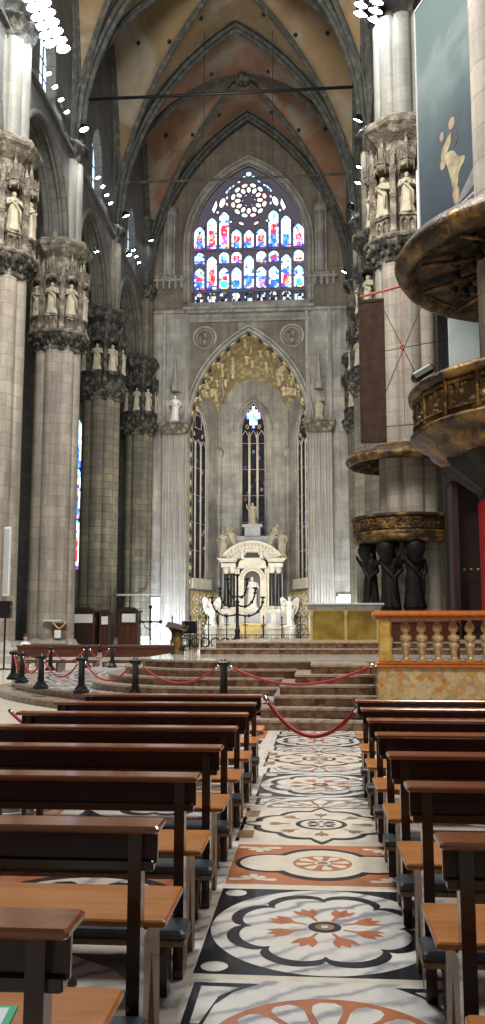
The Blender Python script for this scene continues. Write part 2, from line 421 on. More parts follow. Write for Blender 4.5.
def lob(R0, n, d, ph=0): return lambda t: R0 * (1 - d + d * abs(cos(n * (t - ph) / 2)) ** .55)
def panelB(I, cx, cy, hx=.585, hy=.66, n=72, alt=False):
    I.rect(cx - hx, cx + hx, cy - hy, cy + hy, K_, 1)
    for a in (-1, 1):
        for b in (-1, 1): I.disc(cx + a * (hx - .085), cy + b * (hy - .09), .062, W_, 2, 16)
    I.disc(cx, cy, hx * .985, W_, 2, n, hy / hx)
    I.polar(cx, cy, lob(hx * .87, 8, .17, pi / 8), K_, 3, n * 2, hy / hx)
    I.polar(cx, cy, lob(hx * .76, 8, .17, pi / 8), W_, 4, n * 2, hy / hx)
    for k in range(8): I.tulip(cx, cy, pi / 8 + k * pi / 4, .10, .30, .12, O_ if not alt else B_, 5)
    I.disc(cx, cy, .085, K_, 6, 24); I.disc(cx, cy, .05, B_, 7, 20); I.disc(cx, cy, .02, CR, 8, 12)
def panelC(I, cx, cy, hx=.585, hy=.5):
    I.rect(cx - hx - .0, cx + hx, cy - hy, cy + hy, O_, 1)
    def qf(g):
        def f(t):
            c, s_ = abs(cos(t)), abs(sin(t))
            return g * (1.0 if c > s_ else 1.0)
        return f
    for g, m, l in ((1, K_, 2), (.86, CR, 4)):
        I.disc(cx - .33, cy, .235 * g, m, l, 36); I.disc(cx + .33, cy, .235 * g, m, l, 36)
        I.disc(cx, cy, .34 * g, m, l + 1, 44, 1.18)
    I.disc(cx, cy, .19, O_, 7, 36)
    for k in range(8): I.petal(cx, cy, k * pi / 4 + .2, .06, .175, .07, CR, 8)
    I.disc(cx, cy, .055, CR, 9, 20); I.disc(cx, cy, .035, B_, 10, 20)
    for a in (-1, 1):
        for b in (-1, 1):                     # acanthus sprays in the corners
            x, y = cx + a * (hx - .16), cy + b * (hy - .10)
            for q in range(5): I.petal(x, y, (pi if a > 0 else 0) * 0 + q * pi / 4 + (0 if b < 0 else pi), .0, .12 if q == 2 else .15 if q in (0, 4) else .10, .055, CR, 3)
def panelD(I, cx, cy, hx=.6, hy=.6):
    I.rect(cx - hx - .02, cx + hx + .02, cy - hy, cy + hy, CR, 1)
    for a in (-1, 1):
        for b in (-1, 1): I.rect(min(cx + a * (hx + .02), cx + a * (hx - .10)), max(cx + a * (hx + .02), cx + a * (hx - .10)), cy + b * hy * .62 - .13, cy + b * hy * .62 + .13, B_, 2)
    def star(R0):
        def f(t):
            u = (t / (pi / 4)) % 1; w = abs(u - .5) * 2
            lobe = sqrt(max(0, 1 - (w * .85) ** 2))
            return R0 * (.72 + .24 * lobe)
        return f
    def pt(R0):
        def f(t):
            k = round(t / (pi / 4)); d = abs(t - k * pi / 4)
            base = R0 * (.80 + .12 * abs(sin(4 * t)))
            if k % 2 == 0: base = max(base, R0 * (1.12 - d * 1.5))
            return base
        return f
    I.polar(cx, cy, pt(hx * .99), K_, 3, 160, hy / hx); I.polar(cx, cy, pt(hx * .88), CR, 4, 160, hy / hx)
    I.disc(cx, cy, .20, K_, 5, 44); I.disc(cx, cy, .16, CR, 6, 40)
    for k in range(4): I.petal(cx, cy, k * pi / 2 + pi / 4, .02, .13, .07, K_, 7); I.disc(cx + .09 * cos(k * pi / 2), cy + .09 * sin(k * pi / 2), .022, K_, 7, 12)
    for k in range(8): I.tulip(cx, cy, k * pi / 4, .24, .40, .10, B_, 7)
def panelE(I, cx, y0, y1, up=True, hx=.585, orange=True):
    """half fan: arc opens towards y1 when up"""
    I.rect(cx - hx, cx + hx, y0, y1, W_, 1)
    d = 1 if up else -1; yb = y0 if up else y1; H = (y1 - y0)
    for a in (-1, 1):                         # black corner quadrant frames
        x = cx + a * hx; yt = yb + d * H * .94
        P = [(x - a * .02, yt)]
        for k in range(9):
            t = k / 8 * pi / 2; P.append((x - a * (.03 + .30 * sin(t)), yt - d * (H * .75 * (1 - cos(t)))))
        P.append((x - a * .33, yt)) if False else None
        I.poly([(x - a * .02, yb + d * H * .22), (x - a * .02, yt), (x - a * .30, yt), (x - a * .2, yt - d * H * .14), (x - a * .13, yt - d * H * .36), (x - a * .10, yb + d * H * .22)], K_, 2)
        I.poly([(x - a * .055, yb + d * H * .30), (x - a * .055, yt - d * .04), (x - a * .22, yt - d * .045), (x - a * .14, yt - d * H * .22), (x - a * .09, yb + d * H * .30)], W_, 3)
    def half(r, m, l, n=28, sy=1):
        I.poly([(cx + r * cos(pi * k / n), yb + d * r * sin(pi * k / n) * sy) for k in range(n + 1)], m, l)
    sy = H * .93 / .50
    half(.46, O_ if orange else B_, 4, 28, min(1, sy * .92))
    for k in range(7):
        a = pi * (k + .5) / 7; r1 = .42
        pts = []
        for t, q in ((.16, .15), (.5, .5), (.8, 1), (.93, .95), (1, .5)):
            for s_ in (1,): pts.append((r1 * t, .062 * q))
        pts = pts + [(x, -y) for x, y in reversed(pts)]
        I.poly([(cx + x * cos(a) - y * sin(a), yb + d * min(1, sy * .92) * (x * sin(a) + y * cos(a))) for x, y in pts], W_, 5)

AC = .035
I = Inlay(0.002)
# central strip
I.rect(AC - .665, AC + .665, 1.6, 13.9, CR, 0)
for a in (-1, 1):
    x = AC + a * .628; I.rect(x - .034, x + .034, 1.6, 13.9, W_, 1)
seq = [('B', 2.25, None), ('E', 2.98, 3.46), ('A', 3.46, 4.1), ('B', 4.82, None), ('C', 6.08, None), ('D', 7.27, None), ('E', 7.92, 8.40), ('B', 9.08, None),
       ('F', 9.76, 10.24), ('D', 10.86, None), ('E', 11.48, 11.94), ('B', 12.62, None), ('F', 13.32, 13.82)]
for k, a, b in seq:
    if k == 'B': panelB(I, AC, a)
    elif k == 'C': panelC(I, AC, a)
    elif k == 'D': panelD(I, AC, a, .6, .6)
    elif k in 'EA': panelE(I, AC, a, b, True, .585, k == 'A')
    elif k == 'F': panelE(I, AC, a, b, False, .585, False)
# flanking field under the pews
for side in (-1, 1):
    x = AC + side * .665
    nx = 8 if side < 0 else 3
    for ix in range(nx):
        x0 = x + side * (ix * 1.40 + .02); cx = x0 + side * .68
        y = 1.7
        j = 0
        while y < 13.0:
            cy = y + .68
            k = (ix + j) % 3
            lo = ix > 3
            if k == 0:
                I.rect(cx - .62, cx + .62, cy - .62, cy + .62, K_, 1); I.rect(cx - .5, cx + .5, cy - .5, cy + .5, W_, 2)
                I.rect(cx - .40, cx + .40, cy - .40, cy + .40, K_, 3); I.rect(cx - .3, cx + .3, cy - .3, cy + .3, W_, 4); I.disc(cx, cy, .2, O_, 5, 24)
            elif k == 1:
                I.rect(cx - .62, cx + .62, cy - .62, cy + .62, W_, 1)
                for a in (-1, 1):
                    for b in (-1, 1): I.poly([(cx + a * .6, cy + b * .6), (cx + a * .6, cy + b * .15), (cx + a * .42, cy + b * .42), (cx + a * .15, cy + b * .6)], K_, 2)
                I.polar(cx, cy, lob(.42, 6, .2), K_, 3, 60); I.polar(cx, cy, lob(.33, 6, .2), W_, 4, 60); I.disc(cx, cy, .12, B_, 5, 20)
            else:
                I.rect(cx - .62, cx + .62, cy - .62, cy + .62, O_, 1); I.disc(cx, cy, .58, K_, 2, 36); I.disc(cx, cy, .5, W_, 3, 36)
                for q in range(6): I.petal(cx, cy, q * pi / 3, .1, .45, .2, K_, 4)
            y += 1.38; j += 1
fl = MB()
fl.box(-40, 26, -6, 90, -.3, 0, 0)
o = fl.build('floor', M['w2']); struct(o)
o = I.mb.build('floor_inlay', IN, fix=False); 
o.name = 'floor_mosaic'; struct(o)
bmn = o.data
# make all inlay faces look up
bm = bmesh.new(); bm.from_mesh(bmn)
for f_ in bm.faces:
    f_.normal_update()
    if f_.normal.z < 0: f_.normal_flip()
bm.to_mesh(bmn); bm.free()

# ------------------------------------------------------------------ crossing steps and platforms
def circ(cx, cy, r, a0, a1, n): return [(cx + r * cos(radians(a0 + (a1 - a0) * i / n)), cy + r * sin(radians(a0 + (a1 - a0) * i / n))) for i in range(n + 1)]
TXY = lambda a, b, d: (a, b, d)
XB = .95
def step_solid(mb, outline, z0, z1, nose=.02):
    """riser body plus a slightly overhanging tread slab"""
    mb.prism(outline, z0, z1 - .035, (), 1, None, TXY)
    cx = sum(p[0] for p in outline) / len(outline); cy = sum(p[1] for p in outline) / len(outline)
    o2 = []
    for p in outline:
        d = Vector((p[0] - cx, p[1] - cy)); L = d.length; o2.append((cx + d.x * (L + nose) / L, cy + d.y * (L + nose) / L))
    mb.prism(o2, z1 - .035, z1, (), 0, None, TXY)
lo = MB()
for r, z0, z1 in ((12.62, 0, .15), (12.2, .15, .30)):
    arc = circ(4, 26.2, r, 200, 262, 40)
    step_solid(lo, arc + [(6.2, 26.2 - r), (6.2, 30), (-9, 34) if False else (arc[0][0], 30)], z0, z1)
step_solid(lo, [(-.95, 13.85), (XB, 13.85), (XB, 16), (-.95, 16)], 0, .15)
step_solid(lo, [(-.85, 14.25), (XB, 14.25), (XB, 16), (-.85, 16)], .15, .30)
o = struct(lo.build('floor_ring_steps', [M['tread'], M['riser']]))
o.name = 'trim_1'; o['label'] = 'two shallow curved marble steps ringing the crossing'
st = MB()
for x0, y0, z0, z1 in ((-.66, 14.65, .30, .45), (-.58, 15.05, .45, .60), (-.34, 15.45, .60, .75), (-.07, 15.85, .75, .90)):
    step_solid(st, [(x0, y0), (XB, y0), (XB, 19), (x0, 19)], z0, z1)
st.box(-.05, .62, 15.9, 16.55, .9, .925, 2)
struct(st.build('trim_2', [M['tread'], M['riser'], M['top']]))['label'] = 'broad marble steps rising to the crossing platform'
def inner_outline(inset):
    cx, cy, r = -1.8, 19.75, 3.0 - inset
    return circ(cx, cy, r, 180, 270, 16) + [(6.2, 16.6 + (.15) + inset), (6.2, 34), (cx - r, 34)]
inn = MB()
for i in range(4): step_solid(inn, inner_outline(.35 * i - .15 + .15), .30 + .15 * i, .45 + .15 * i)
struct(inn.build('trim_3', [M['tread'], M['riser']]))['label'] = 'rounded inner platform with four marble steps'
tp = MB()
tp.prism([(p[0], p[1]) for p in inner_outline(1.12)], .9, .904, (), 0, None, TXY)
struct(tp.build('floor_platform', M['top']))
da = MB()
step_solid(da, [(-2.85, 22.5), (6.1, 22.5), (6.1, 33), (-2.85, 33)], .90, 1.05)
step_solid(da, [(-2.5, 22.9), (6.1, 22.9), (6.1, 33), (-2.5, 33)], 1.05, 1.20)
struct(da.build('trim_4', [M['tread'], M['riser']]))['label'] = 'two dais steps below the altar'
# patterned paving on the ring between the posts
J = Inlay(.303)
arc = circ(4, 26.2, 12.1, 200, 262, 40)
J.poly(arc + [(6, 14.2), (6, 30), (arc[0][0], 30)], W_, 0)
rr = random.Random(3)
for ring in range(7):
    rad = 11.8 - ring * .72
    nseg = int(2 * pi * rad / .8)
    for k in range(nseg):
        a = 2 * pi * k / nseg
        ad = math.degrees(a) % 360
        if not (182 < ad < 268): continue
        cx, cy = 4 + rad * cos(a), 26.2 + rad * sin(a)
        def loc(u, v): return (cx + u * cos(a) - v * sin(a), cy + u * sin(a) + v * cos(a))
        if (ring + k) % 2:
            J.poly([loc(-.3, -.32), loc(.3, -.32), loc(.3, .32), loc(-.3, .32)], K_, 1); J.poly([loc(-.2, -.24), loc(.2, -.24), loc(.2, .24), loc(-.2, .24)], W_, 2)
            J.disc(cx, cy, .13, B_ if k % 4 == 1 else K_, 3, 12)
        else:
            J.disc(cx, cy, .3, K_, 1, 16); J.polar(cx, cy, lob(.25, 4, .4), W_, 2, 32)
            J.disc(cx, cy, .07, O_, 3, 10)
o = J.mb.build('floor_ring_mosaic', IN, fix=False); struct(o)
bm = bmesh.new(); bm.from_mesh(o.data)
for f_ in bm.faces:
    f_.normal_update()
    if f_.normal.z < 0: f_.normal_flip()
bm.to_mesh(o.data); bm.free()

# ------------------------------------------------------------------ pews
def pew_parts(root, L, right_end=0.):
    """back at local y=0, sitter faces +y; x from -L to 0"""
    t = MB(); t.bbox(-L, 0, 0, .155, .836, .86, .007); t.build('ledge', M['pewtop'], root)
    b = MB()
    X = Matrix.Translation((0, .10, .836)) @ Matrix.Rotation(radians(-4), 4, 'X')
    b.bbox(-L + .02, -.02, 0, .022, -.115, 0, .004, 0, X); b.build('back_panel', M['pew'], root)
    r = MB(); r.bbox(-L + .03, -.03, .075, .12, .70, .735, .004); r.build('lower_rail', M['pew'], root)
    s = MB(); s.bbox(-L + .01, -.01, .22, .655, .474, .50, .006); s.bbox(-L + .05, -.05, .60, .625, .41, .474, .003); s.build('seat', M['seat'], root)
    for x in (-L + .065, -.112):
        p = MB()
        # rear post
        p.prism([(.05, 0), (.125, 0), (.125, .836), (.06, .836)], x, x + .045, (), 0, None, lambda a, b_, d: (d, a, b_))
        # cheek with its tapering slot between the two feet
        p.prism([(.13, 0), (.20, 0), (.30, .38), (.40, 0), (.48, 0), (.46, .44), (.60, .455), (.60, .474), (.13, .474)], x + .004, x + .041, (), 1, None, lambda a, b_, d: (d, a, b_))
        p.build('side_support', [M['pew'], M['edge']], root)
    k = MB(); k.bbox(-L + .03, -.03, -.16, .03, .205, .23, .004); kb = k.build('kneeler', M['edge'], root)
    q = MB(); q.bbox(-L + .03, -.03, -.165, .03, .23, .268, .012); q.build('pad', M['pad'], kb)
    for x in (-L + .12, -.14):
        g = MB(); g.prism([(-.14, 0), (-.05, 0), (0.0, .205), (-.14, .205)], x, x + .035, (), 0, None, lambda a, b_, d: (d, a, b_)); g.box(x, x + .03, -.05, .06, .14, .175)
        g.build('kneeler_foot', M['pew'], root)
ordw = ['nearest the camera', 'second from the camera', 'third from the camera', 'fourth from the camera', 'fifth from the camera', 'sixth from the camera', 'seventh from the camera', 'farthest, next to the steps']
base = empty('pew', (-.535, 2.0, 0), 'dark walnut pew left of the aisle, nearest the camera', 'pew', 'pews left of the aisle')
pew_parts(base, 1.83)
for k in range(1, 8):
    dup(base, (-.515 - .001 * k, 2.02 + 1.005 * k, 0), 'dark walnut pew left of the aisle, ' + (ordw[k]), 0, 'pews left of the aisle')
rbase = empty('pew', (.372 + 2.15, 1.90, 0), 'dark walnut pew right of the aisle, at the lower right corner showing only its seat', 'pew', 'pews right of the aisle')
pew_parts(rbase, 2.15)
rl = ['nearest whole ledge in the right block', 'second whole ledge in the right block', 'third whole ledge in the right block', 'fourth whole ledge in the right block',
      'fifth whole ledge in the right block', 'sixth whole ledge in the right block', 'farthest in the right block, below the balustrade']
for k, y in enumerate((2.88, 3.87, 4.82, 5.75, 6.67, 7.6, 8.5)):
    dup(rbase, (.372 + 2.15, y, 0), 'dark walnut pew right of the aisle, ' + rl[k], 0, 'pews right of the aisle')
# booklet on the nearest left seat (seat of a pew one row behind the camera's first ledge)
bk = empty('booklet', (-.935, 2.375, .501), 'white booklet with green border lying on the nearest left pew seat', 'booklet', None, .12)
m_ = MB(); m_.bbox(-.15, .15, -.105, .105, 0, .006, .002); m_.build('cover', M['green'], bk)
m_ = MB(); m_.box(-.13, .13, -.088, .088, .006, .0075); m_.build('page', M['paper'], bk)

# low wooden benches far left
fb = empty('bench', (-4.3, 29.4, 0), 'red-brown wooden bench by the eagle lectern', 'bench', 'benches beyond the ring posts')
def bench(root, L):
    a = MB(); a.bbox(-L, 0, 0, .12, .93, 1.0, .01); a.build('top_rail', M['redwood'], root)
    a = MB(); a.bbox(-L + .03, -.03, .03, .06, .62, .93, .005); a.build('back_panel', M['redwood'], root)
    a = MB(); a.bbox(-L, 0, .1, .52, .42, .46, .01); a.build('seat', M['redwood'], root)
    for x in (-L + .05, -L / 2, -.12):
        a = MB(); a.box(x, x + .07, .0, .5, 0, .42); a.build('leg', M['redwood'], root)
bench(fb, 2.7)
dup(fb, (-7.15, 29.4, 0), 'red-brown wooden bench in front of the sooty pier'); dup(fb, (-9.95 + 2.7 - 2.8 + 2.6, 30.9, 0), 'red-brown wooden bench in the second row, half hidden')
dup(fb, (-4.4, 30.9, 0), 'red-brown wooden bench in the second row beside the lectern')

# ------------------------------------------------------------------ stanchions and ropes
sb = None
POST = [(-7.35, 21.8, 'leftmost of the ring posts'), (-6.68, 20.4, 'second post from the left, close beside the leftmost'), (-5.62, 18.4, 'third ring post, where the curved step turns'),
        (-4.45, 17.15, 'fourth ring post, tall and dark'), (-3.18, 16.0, 'fifth ring post, standing before the inner steps'), (-1.52, 15.15, 'ring post nearest the central steps'),
        (-7.85, 26.6, 'far ring post before the wooden benches'), (-7.3, 28.7, 'far ring post right of that one'), (-6.5, 28.9, 'farthest ring post beside the inner platform')]
PT = {}
for i, (x, y, l) in enumerate(POST):
    l = 'black iron rope post with square foot, ' + l
    if sb is None:
        sb = empty('rope_post', (x, y, .30), l, 'stanchion', 'black posts around the crossing')
        a = MB(); a.bbox(-.13, .13, -.13, .13, 0, .07, .015); a.lathe([(.14, .07), (.10, .12), (.075, .16)], 8, (0, 0, 0), 0, None, True, None, False, 1, 1, pi / 8)
        a.build('foot', M['blackmetal'], sb)
        a = MB(); a.lathe([(.07, .14), (.062, .3), (.06, .58), (.075, .60), (.075, .63)], 12); a.build('post', M['blackmetal'], sb)
        a = MB(); a.bbox(-.095, .095, -.095, .095, .62, .68, .012); a.lathe([(.06, .68), (.045, .705), (.01, .72)], 12); a.build('cap', M['blackmetal'], sb)
        a = MB(); a.tube([(-.09, 0, .6), (.09, 0, .6)], .02, 8); a.build('ring', M['chrome'], sb)
    else: dup(sb, (x, y, .30), l)
    PT[i] = Vector((x, y, .30 + .6))
def rope(p, q, sag, label, r=.017, group='red ropes between the posts'):
    p, q = Vector(p), Vector(q); n = 20; pts = []
    for i in range(n + 1):
        t = i / n; c = p.lerp(q, t); c.z -= sag * 4 * t * (1 - t); pts.append(c)
    a = MB(); a.tube([v - p for v in pts], r, 8)
    root = empty('barrier_rope', p, label, 'rope', group)
    a.build('cord', M['rope'], root)
    for e, d in ((Vector((0, 0, 0)), pts[1] - p), (pts[-1] - p, pts[-2] - pts[-1])):
        b = MB(); d = d.normalized(); b.tube([e - d * .01, e + d * .07], r * 1.25, 8); b.build('hook', M['chrome'], root)
def prope(i, j, sag, l):
    a, b = PT[i], PT[j]; d = (b - a).normalized() * .11; d.z = 0
    rope(a + d, b - d, sag, 'dark red velvet rope ' + l)
prope(0, 1, .32, 'between the two leftmost ring posts'); prope(1, 2, .33, 'between second and third ring posts'); prope(2, 3, .32, 'between third and fourth ring posts')
prope(3, 4, .32, 'between fourth and fifth ring posts'); prope(4, 5, .30, 'hanging before the rounded inner steps'); prope(0, 6, .5, 'running from leftmost post towards the benches')
prope(6, 7, .35, 'between the two far ring posts'); prope(7, 8, .3, 'beside the inner platform, farthest of the ropes'); 
rope(PT[5] + Vector((.1, 0, 0)), (.90, 14.25, .97), .30, 'dark red velvet rope crossing the steps up to the balustrade', .02)
rope((-.50, 9.10, .84), (.40, 8.62, .80), .33, 'dark red velvet rope closing the aisle between the front pews', .02, None)
rope((-3.6, 10.6, .55), (-2.45, 9.15, .5), .12, 'short red rope left of the farthest left pew', .02, None)

# ------------------------------------------------------------------ balustrade
bal = empty('balustrade', (XB, 14.0, 0), 'yellow and orange marble balustrade on a breccia base right of the steps', 'balustrade')
a = MB(); a.bbox(0, 5.5, 0, .46, .06, .93, .01); 
for k in range(4): a.box(.02 + k * 1.4, .03 + k * 1.4, -.002, .0, .1, .9)
a.build('base_panel', M['breccia'], bal)
a = MB(); a.bbox(-.03, 5.5, -.05, .52, 0, .07, .01); a.build('foot_moulding', M['altar_grey'], bal)
a = MB(); a.bbox(-.04, 5.5, -.06, .52, .93, .975, .012); a.bbox(-.01, 5.5, -.02, .48, .975, 1.02, .01); a.build('lower_rail', M['rail'], bal)
a = MB(); a.bbox(-.02, 5.5, .0, .46, 1.655, 1.71, .01); a.bbox(-.06, 5.5, -.07, .52, 1.71, 1.765, .015); a.bbox(-.04, 5.5, -.04, .49, 1.765, 1.79, .01); a.build('handrail', M['rail'], bal)
a = MB(); a.bbox(.04, .20, .04, .40, 1.02, 1.66, .008); a.bbox(.19, .27, .12, .34, 1.02, 1.08, .005); a.lathe([(.05, 1.08), (.035, 1.2), (.05, 1.3), (.06, 1.35), (.03, 1.44), (.05, 1.55), (.05, 1.63)], 12, (.2, .23, 0)); a.build('end_pier', M['yellow'], bal)
prof = [(.075, 0), (.08, .03), (.05, .06), (.045, .09), (.06, .17), (.075, .235), (.078, .26), (.05, .285), (.045, .30), (.085, .325), (.092, .36), (.085, .39), (.045, .41), (.04, .44), (.07, .47), (.078, .51), (.065, .56), (.03, .61), (.035, .64)]
b0 = MB(); b0.lathe(prof, 20); b0.box(-.08, .08, -.08, .08, 0, .03)
b0 = b0.build('baluster', M['baluster'], bal, (.45, .23, 1.02))
for k in range(1, 21):
    c = b0.copy(); C.objects.link(c); c.parent = bal; c.location = (.45 + .245 * k, .23, 1.02)
rf = MB(); rf.box(.96, 6.4, 14.5, 17, 0, .9); struct(rf.build('trim_5', M['riser']))['label'] = 'raised paved floor behind the balustrade'
# second, darker balustrade and prie-dieu behind
kn = empty('choir_desk', (1.5, 19.2, .904), 'reddish wooden choir desk seen between the balusters', 'desk')
a = MB(); a.bbox(0, 1.5, 0, .05, .35, .75, .01); a.build('front', M['redwood'], kn)
a = MB(); a.bbox(-.03, 1.53, -.06, .35, .75, .79, .01); a.build('top', M['redwood'], kn)
for x in (0, 1.44):
    a = MB(); a.box(x, x + .06, 0, .33, 0, .75); a.build('leg', M['redwood'], kn)

# ------------------------------------------------------------------ piers
def lobes8(t, z): return 1.0 + .17 * abs(cos(4 * t)) ** .6 / 1.0
def build_pier(name, loc, label, mat, cmat, group, full=True):
    root = empty(name, loc, label, 'pier', group)
    a = MB(); a.lathe([(1.95, 0), (1.95, .35), (1.82, .42), (1.8, .62), (1.62, .72), (1.55, .85), (1.5, .95), (1.27, 1.05)], 8, (0, 0, 0), 0, None, True, None, False, 1, 1, pi / 8)
    a.build('base', M['carve_base'], root)
    a = MB(); a.lathe([(1.2, .9), (1.2, 6), (1.2, 12), (1.2, 18.9)], 128, (0, 0, 0), 0, lobes8, False); a.build('shaft', mat, root)
    def leafy(t, z): return 1 + .035 * sin(16 * t) + .02 * sin(40 * t + z * 9)
    a = MB(); a.lathe([(1.42, 18.15), (1.46, 18.3), (1.40, 18.4), (1.52, 18.55), (1.74, 18.85), (1.82, 19.0), (1.80, 19.1)], 96, (0, 0, 0), 0, leafy, False)
    for ring, (rr_, zz, n_) in enumerate(((1.53, 18.55, 26), (1.76, 18.88, 30))):
        for k in range(n_):
            t = 2 * pi * (k + ring * .5) / n_; a.ball((rr_ * cos(t), rr_ * sin(t), zz), .11, 6, 4, 0, None, (1, 1, 1.5))
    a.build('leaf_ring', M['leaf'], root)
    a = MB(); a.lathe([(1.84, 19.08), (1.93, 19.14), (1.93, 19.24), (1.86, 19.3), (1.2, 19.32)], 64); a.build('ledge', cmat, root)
    a = MB(); a.lathe([(1.28, 19.3), (1.28, 24.3)], 8, (0, 0, 0), 0, None, False, None, False, 1, 1, pi / 8)
    # traceried pedestals zone
    for k in range(8):
        t = k * pi / 4
        X = Matrix.Rotation(t, 4, 'Z')
        a.prism([(-.36, 19.3), (.36, 19.3), (.36, 20.15), (-.36, 20.15)], 1.2, 1.62, [[(-.28, 19.4), (-.06, 19.4), (-.06, 19.9), (-.17, 20.05), (-.28, 19.9)], [(.06, 19.4), (.28, 19.4), (.28, 19.9), (.17, 20.05), (.06, 19.9)]], 0, X, lambda p, q, d: (d, p, q))
        a.box(1.25, 1.70, -.40, .40, 20.12, 20.24, 0, X)
        a.box(1.2, 1.5, -.3, .3, 19.32, 20.1, 0, X)
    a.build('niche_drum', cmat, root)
    st0 = cn0 = sh0 = None
    for k in range(8):
        t = k * pi / 4
        if k == 0:
            X = Matrix.Rotation(pi / 2, 4, 'Z')
            s = MB(); add_statue(s, 2.0, 3, X, 0, 1, False); st0 = s.build('statue', M['statue'], root)
            s = MB()   # canopy: crown of gablets with a spire
            s.lathe([(.30, 0), (.36, .04), (.36, .45), (.30, .5)], 6, (0, 0, 0), 0, None, True, None, False)
            for q in range(6):
                tq = q * pi / 3 + pi / 6; Xq = Matrix.Rotation(tq, 4, 'Z')
                s.prism([(-.17, .3), (.17, .3), (0, .85)], .30, .36, (), 0, Xq, lambda p, w, d: (d, p, w))
                s.lathe([(.035, -.2), (.035, .7), (.0, 1.)], 5, (.38 * cos(tq + pi / 6), .38 * sin(tq + pi / 6), 0), 0, None, False)
            s.lathe([(.26, .5), (.17, .8), (.08, 1.3), (.05, 1.55), (.09, 1.62), (.02, 1.75)], 6, (0, 0, 0), 0, None, True, None, False)
            cn0 = s.build('canopy', cmat, root)
            s = MB()
            s.box(-.13, .13, -.13, .13, 0, 3.0); s.box(-.17, .17, -.17, .17, 0, .25); s.box(-.16, .16, -.16, .16, 1.9, 2.0); s.box(-.10, .10, -.10, .10, 3, 3.9)
            for q in range(4): s.prism([(-.14, 2.9), (.14, 2.9), (0, 3.35)], .10, .15, (), 0, Matrix.Rotation(q * pi / 2, 4, 'Z'), lambda p, w, d: (d, p, w))
            s.lathe([(.14, 3.9), (.05, 4.25), (.09, 4.3), (.01, 4.45)], 4, (0, 0, 0), 0, None, True, None, False)
            sh0 = s.build('buttress_shaft', cmat, root)
        else:
            nc = []
            for q in (st0, cn0, sh0): c = q.copy(); C.objects.link(c); c.parent = root; nc.append(c)
            nc
        trio = (st0, cn0, sh0) if k == 0 else nc
        trio[0].location = (1.5 * cos(t), 1.5 * sin(t), 20.24); trio[0].rotation_euler.z = t
        trio[1].location = (1.5 * cos(t), 1.5 * sin(t), 22.45); trio[1].rotation_euler.z = t
        t2 = t + pi / 8; trio[2].location = (1.60 * cos(t2), 1.60 * sin(t2), 19.3); trio[2].rotation_euler.z = t2; trio[2].scale = (1, 1, .985)
    a = MB(); a.lathe([(1.3, 24.0), (1.6, 24.25), (1.8, 24.5), (1.98, 24.62), (2.0, 24.8), (1.86, 24.9), (1.84, 25.05), (1.3, 25.1)], 8, (0, 0, 0), 0, None, True, None, False, 1, 1, pi / 8)
    a.build('cornice', cmat, root)
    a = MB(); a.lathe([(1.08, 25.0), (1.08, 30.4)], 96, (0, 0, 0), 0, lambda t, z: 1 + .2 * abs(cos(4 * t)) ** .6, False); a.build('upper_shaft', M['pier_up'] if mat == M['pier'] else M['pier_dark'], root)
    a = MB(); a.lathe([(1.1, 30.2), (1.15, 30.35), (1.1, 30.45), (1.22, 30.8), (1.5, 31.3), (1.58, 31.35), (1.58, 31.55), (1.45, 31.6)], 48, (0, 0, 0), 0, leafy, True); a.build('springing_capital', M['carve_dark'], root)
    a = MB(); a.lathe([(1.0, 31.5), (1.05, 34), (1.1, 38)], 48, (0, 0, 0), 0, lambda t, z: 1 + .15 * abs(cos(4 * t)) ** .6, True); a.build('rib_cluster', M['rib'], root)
    return root
M['carve_base'] = plain('base_marble', (.42, .40, .34), .7, 0, .25, 2)
p1 = build_pier('marble_pier', (XL + .32, PY[0], 0), 'light marble pier at the left edge with a carved niche ring', M['pier'], M['carve'], 'piers of the left arcade')
dup(p1, (XL - .05, PY[1], 0), 'second light marble pier from the left, small wall shrine at its foot')
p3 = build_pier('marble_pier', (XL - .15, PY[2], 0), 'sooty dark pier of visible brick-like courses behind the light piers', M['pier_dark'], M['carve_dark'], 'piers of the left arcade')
dup(p3, (XL + .35, PY[3] - .2, 0), 'sooty engaged pier meeting the end wall on the left').scale = (.88, .88, 1)
dup(p1, (XR, PY[0], 0), 'tall marble pier on the right carrying the far bronze pulpit', 0, 'piers of the right arcade')
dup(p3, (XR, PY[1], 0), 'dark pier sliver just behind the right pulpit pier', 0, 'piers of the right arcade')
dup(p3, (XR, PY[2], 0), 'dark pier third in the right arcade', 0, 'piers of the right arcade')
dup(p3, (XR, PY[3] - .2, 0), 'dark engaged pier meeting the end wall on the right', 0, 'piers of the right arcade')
NP = (4.45, 15.8)
npier = empty('marble_pier', (NP[0], NP[1], 0), 'pale grey pier at the right edge behind the near bronze pulpit', 'pier', 'piers of the right arcade')
a = MB(); a.lathe([(1.25, 0), (1.25, 26)], 128, (0, 0, 0), 0, lobes8, True); a.build('shaft', M['pier'], npier)
rd = MB()
def folds(t, z): return 1 + .025 * sin(26 * t)
rd.lathe([(1.53, 1.0), (1.52, 2.4), (1.53, 3.72)], 160, (NP[0], NP[1], 0), 0, folds, False)
tag(rd.build('red_drape', M['velvet']), 'bright red damask drape wrapped around the lower right pier', 'drape')

